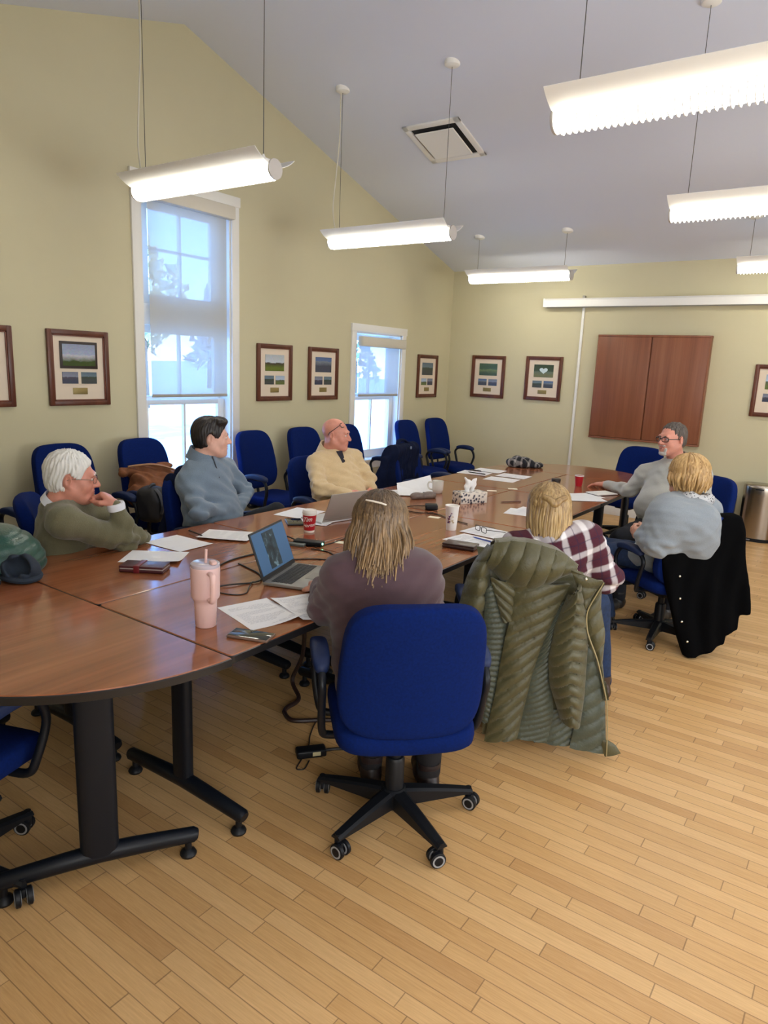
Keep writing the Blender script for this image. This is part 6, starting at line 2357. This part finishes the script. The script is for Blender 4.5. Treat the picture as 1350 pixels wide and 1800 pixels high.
t = thing('eyeglasses', 'thin dark eyeglasses lying on papers near the white paper cup', 'glasses', (-1.82, 3.62, ZT + .004), R(-30))
mb = MB()
for s in (-1, 1):
    pts = [(s * .034 + .026 * math.copysign(abs(math.cos(a)) ** .5, math.cos(a)), .0, .02 + .016 * math.copysign(abs(math.sin(a)) ** .5, math.sin(a))) for a in [2 * PI * k / 20 for k in range(20)]]
    mb.tube(pts, .0022, 6, closed=True, caps=False)
mb.tube([(-.01, 0, .024), (0, .003, .026), (.01, 0, .024)], .002, 6)
mb.build('frame', M('dark_spectacle_frame'), t)
for s in (-1, 1):
    MB().tube([(s * .06, 0, .026), (s * .066, .02, .024), (s * .058, .12, .006), (s * .055, .14, .001)], .002, 6).build('temple', M('dark_spectacle_frame'), t)

# notebook under the hand of the man in grey
t = thing('notebook', 'dark notebook with white pages under the hand of the man in light grey', 'notebook', (-1.735, 5.56, ZT), R(60))
MB().box((0, 0, .003), (.21, .15, .005), .001).build('cover', M('dark_cover', (.03, .012, .014), .5), t)
MB().box((0, 0, .009), (.205, .145, .008), .001).build('pages', M_PAPERWHITE, t)

# presentation box with cables and a green light
t = thing('video_adapter', 'black adapter box with a green light and short cables, behind the laptop screen', 'adapter', (-2.36, 2.70, ZT), R(20))
MB().box((0, 0, .013), (.16, .06, .024), .006, 3).build('box', M_BLACK, t)
MB().box((-.07, -.045, .008), (.13, .04, .014), .004).build('dongle', M('dongle_grey', srgb(92, 96, 92), .4), t)
MB().sq((.081, -.012, .016), (.004, .006, .006), 1, 1, 12, 8).build('indicator_light', M('green_led', (.1, .9, .4), .3, emit=(.25, 1, .5), estr=6), t)
mb = MB()
mb.tube(bez([(-.08, .0, .02), (-.13, .01, .03), (-.2, .03, .012), (-.26, .0, .004)], 6), .004, 6)
mb.build('short_cable', M_BLACK, t)
def cable(pts, r, label, z=ZT, name='cable', mat=None, group='cables across the table and floor'):
    x0, y0 = pts[0][0], pts[0][1]
    mb = MB()
    mb.tube(bez([(p[0] - x0, p[1] - y0, (p[2] if len(p) > 2 else 0) + r) for p in pts], 8), r, 8)
    o = mb.build(name, mat or M('cable_black', (.016, .012, .011), .5))
    o.location = (x0, y0, z)
    return tag(o, label, 'cable', group)
cable([(-2.30, 2.68, 0), (-2.29, 2.80, 0), (-2.30, 2.89, 0), (-2.31, 2.98, 0)], .003, 'thin dark cable running from the adapter past the cream note')
cable([(-2.29, 2.64, 0), (-2.2, 2.655, 0), (-2.11, 2.625, 0), (-2.0, 2.60, 0)], .003, 'thin dark cable running from the adapter toward the hair of the woman in purple')
cable([(-2.25, 2.39, 0), (-2.19, 2.47, 0), (-2.12, 2.53, 0), (-2.0, 2.56, 0)], .003, 'thin cable behind the laptop keyboard, nearest the screen edge')
cable([(-2.17, 1.90, 0), (-2.14, 1.95, .004), (-2.11, 2.02, 0), (-2.09, 2.07, .004), (-2.13, 2.12, 0), (-2.2, 2.16, 0), (-2.36, 2.2, 0)], .0035, 'looped dark cable beside the hinge corner of the open laptop')
cable([(-2.20, 1.84, 0), (-2.06, 1.87, 0), (-2.02, 1.92, 0), (-2.06, 1.98, .004), (-2.10, 2.04, .006)], .0025, 'thin curled cable between the tumbler and the laptop')
cable([(-2.16, 1.80, 0), (-2.28, 1.93, 0), (-2.39, 2.10, 0), (-2.43, 2.24, 0), (-2.42, 2.40, 0), (-2.38, 2.55, 0)], .004, 'dark cable arcing behind the tumbler and the laptop screen')

# knitted hats / earmuffs at the left edge of the table
def hat(x, y, ang, label, s, mat):
    t = thing('knit_hat', label, 'hat', (x, y, ZT), R(ang), 'dark hats at the left end of the table')
    g = SDF((-.16, -.14, -.01), (.16, .14, .18), .006)
    g.ell((0, 0, .055 * s), (.082 * s, .07 * s, .066 * s))
    g.ell((.0, -.03 * s, .07 * s), (.052 * s, .05 * s, .046 * s), .015, op='s')
    g.plane((0, 0, .002), (0, 0, -1), .004)
    g.fold(.004, [(1, .3, .5, .05, 1.0), (.2, 1, .4, .07, .6)], 2)
    V, Q = g.mesh()
    np_mesh('hat_shell', V, Q, mat, t)
    mb = MB()
    mb.tube([(.074 * s * math.cos(a), .063 * s * math.sin(a), .02 * s + .004 * math.sin(2 * a)) for a in [2 * PI * k / 28 for k in range(28)]], .014 * s, 8, closed=True, caps=False)
    mb.build('brim', mat, t)
hat(-2.83, 1.42, 40, 'dark blue-grey hat standing on its brim, on the half-round table at left', .95, M('slate_knit', srgb(38, 48, 62), .9, bump=.3, bscale=300))
hat(-2.845, 1.275, 10, 'dark navy hat cut off by the left edge, on the half-round table', .75, M('navy_knit', srgb(22, 22, 36), .9, bump=.3, bscale=300))

# plaid hat at the far end
t = thing('plaid_cap', 'dark plaid cap lying on the far half-round table', 'cap', (-2.86, 6.53, ZT), R(38))
g = SDF((-.24, -.14, -.01), (.24, .14, .16), .007)
g.ell((-.04, 0, .045), (.13, .1, .062))
g.ell((.1, 0, .025), (.11, .085, .035), .04)
g.fold(.008, [(1, .4, .3, .11, 1.0), (.3, 1, .2, .08, .6)], 5)
g.plane((0, 0, .002), (0, 0, -1), .004)
V, Q = g.mesh()
def dark_plaid():
    m = bpy.data.materials.new('dark_plaid')
    t_ = NT(m)
    sp = t_.n('ShaderNodeSeparateXYZ')
    t_.l(t_.coord('Object', rot=(0, 0, R(30))), sp.inputs[0])
    a = t_.math('LESS_THAN', t_.math('FRACT', t_.math('MULTIPLY', sp.outputs[0], 16)), .3)
    b = t_.math('LESS_THAN', t_.math('FRACT', t_.math('MULTIPLY', sp.outputs[1], 16)), .3)
    f = t_.math('MULTIPLY', t_.math('ADD', a, b), .4)
    t_.l(t_.mix(f, c4(srgb(26, 26, 34)), c4(srgb(176, 170, 166))), t_.b.inputs['Base Color'])
    t_.b.inputs['Roughness'].default_value = .9
    return m
np_mesh('cap_shell', V, Q, dark_plaid(), t)

# ================================================================== floor items
cable([(-2.22, 2.52, .40), (-2.23, 2.52, .2), (-2.28, 2.50, .05), (-2.18, 2.44, 0), (-2.16, 2.33, 0), (-2.13, 2.285, 0), (-2.05, 2.26, 0), (-1.95, 2.35, 0), (-1.80, 2.47, 0)], .011, 'thick dark brown cable looping down to the floor under the table', 0.0, mat=M('cable_brown', (.025, .010, .008), .5))
cable([(-2.02, 2.45, 0), (-1.97, 2.33, 0), (-1.91, 2.22, 0), (-1.85, 2.14, 0), (-1.80, 2.03, 0), (-1.775, 1.98, 0), (-1.75, 2.0, 0), (-1.775, 2.06, 0)], .003, 'thin black wire ending in a small loop on the floor', 0.0)
t = thing('power_brick', 'black power adapter brick on the floor left of the front swivel chair', 'power adapter', (-1.80, 2.10, 0), R(52))
MB().box((0, 0, .018), (.13, .058, .035), .008, 3).build('brick', M_BLACK, t)
MB().box((.02, -.0295, .02), (.035, .001, .018)).build('rating_sticker', M('sticker_cream', srgb(200, 190, 150), .6), t)
mb = MB()
mb.tube(bez([(.06, 0, .016), (.11, .0, .016), (.17, -.02, .02), (.24, -.03, .016)], 6), .007, 8)
mb.build('lead', M('cable_black'), t)
t = thing('power_strip', 'black power module with white tie hanging under the front right table', 'power strip', (-2.16, 2.40, .50), R(40))
MB().box((0, 0, 0), (.26, .07, .06), .012, 3).build('module', M_BLACK, t)
MB().box((0, 0, .115), (.03, .05, .19), .006).build('bracket', M_BLACK, t)
mb = MB().tube(bez([(-.04, -.04, .03), (-.05, -.05, -.01), (-.03, -.045, -.05), (-.07, -.06, -.075)], 5), .003, 6)
mb.build('cable_tie', M_PAPERWHITE, t)
MB().box((.07, -.01, -.045), (.07, .05, .05), .008).build('plug', M_BLACK, t)

# ------------------------------------------------------------------ steel bin by the back wall
M_STEELBIN = M('brushed_steel', srgb(168, 160, 150), .22, 1.0, bump=.03, bscale=500)
t = thing('steel_bin', 'tall stainless steel pedal bin against the back wall at right edge', 'bin', (-.90, YB - .17, 0), 0)
mb = MB()
mb.mi = 0
ring = lambda z, k=1.0: [(.17 * k * math.copysign(abs(math.cos(a)) ** .75, math.cos(a)), .14 * k * math.copysign(abs(math.sin(a)) ** .75, math.sin(a)), z) for a in [2 * PI * q / 44 for q in range(44)]]
mb.rings([ring(.035), ring(.50)])
mb.build('bin_body', M_STEELBIN, t, 50)
MB().rings([ring(.50, 1.012), ring(.58, 1.012), ring(.60, .985), ring(.61, .9)]).build('lid', M_STEELBIN, t, 50)
MB().rings([ring(0, .99), ring(.036, 1.01)]).build('base_ring', M_BLACK, t, 40)
MB().box((0, -.137, .565), (.08, .012, .014), .003).build('lid_slot', M_BLACK, t)
MB().box((-.06, -.15, .022), (.07, .03, .012), .004).build('pedal', M_STEEL, t)
t = thing('small_dark_bin', 'narrow dark waste bin behind the man in light grey', 'bin', (-1.24, YB - .16, 0), 0)
MB().rings([[(x * k, y * k, z) for x, y in ((-.1, -.12), (.1, -.12), (.1, .12), (-.1, .12))] for k, z in ((.85, 0), (.86, .01), (1.0, .42), (1.03, .43))]).build('bin_wall', M_BLACK, t, 30)
MB().box((0, 0, .435), (.2, .24, .012), .004).build('rim', M_BLACK, t)
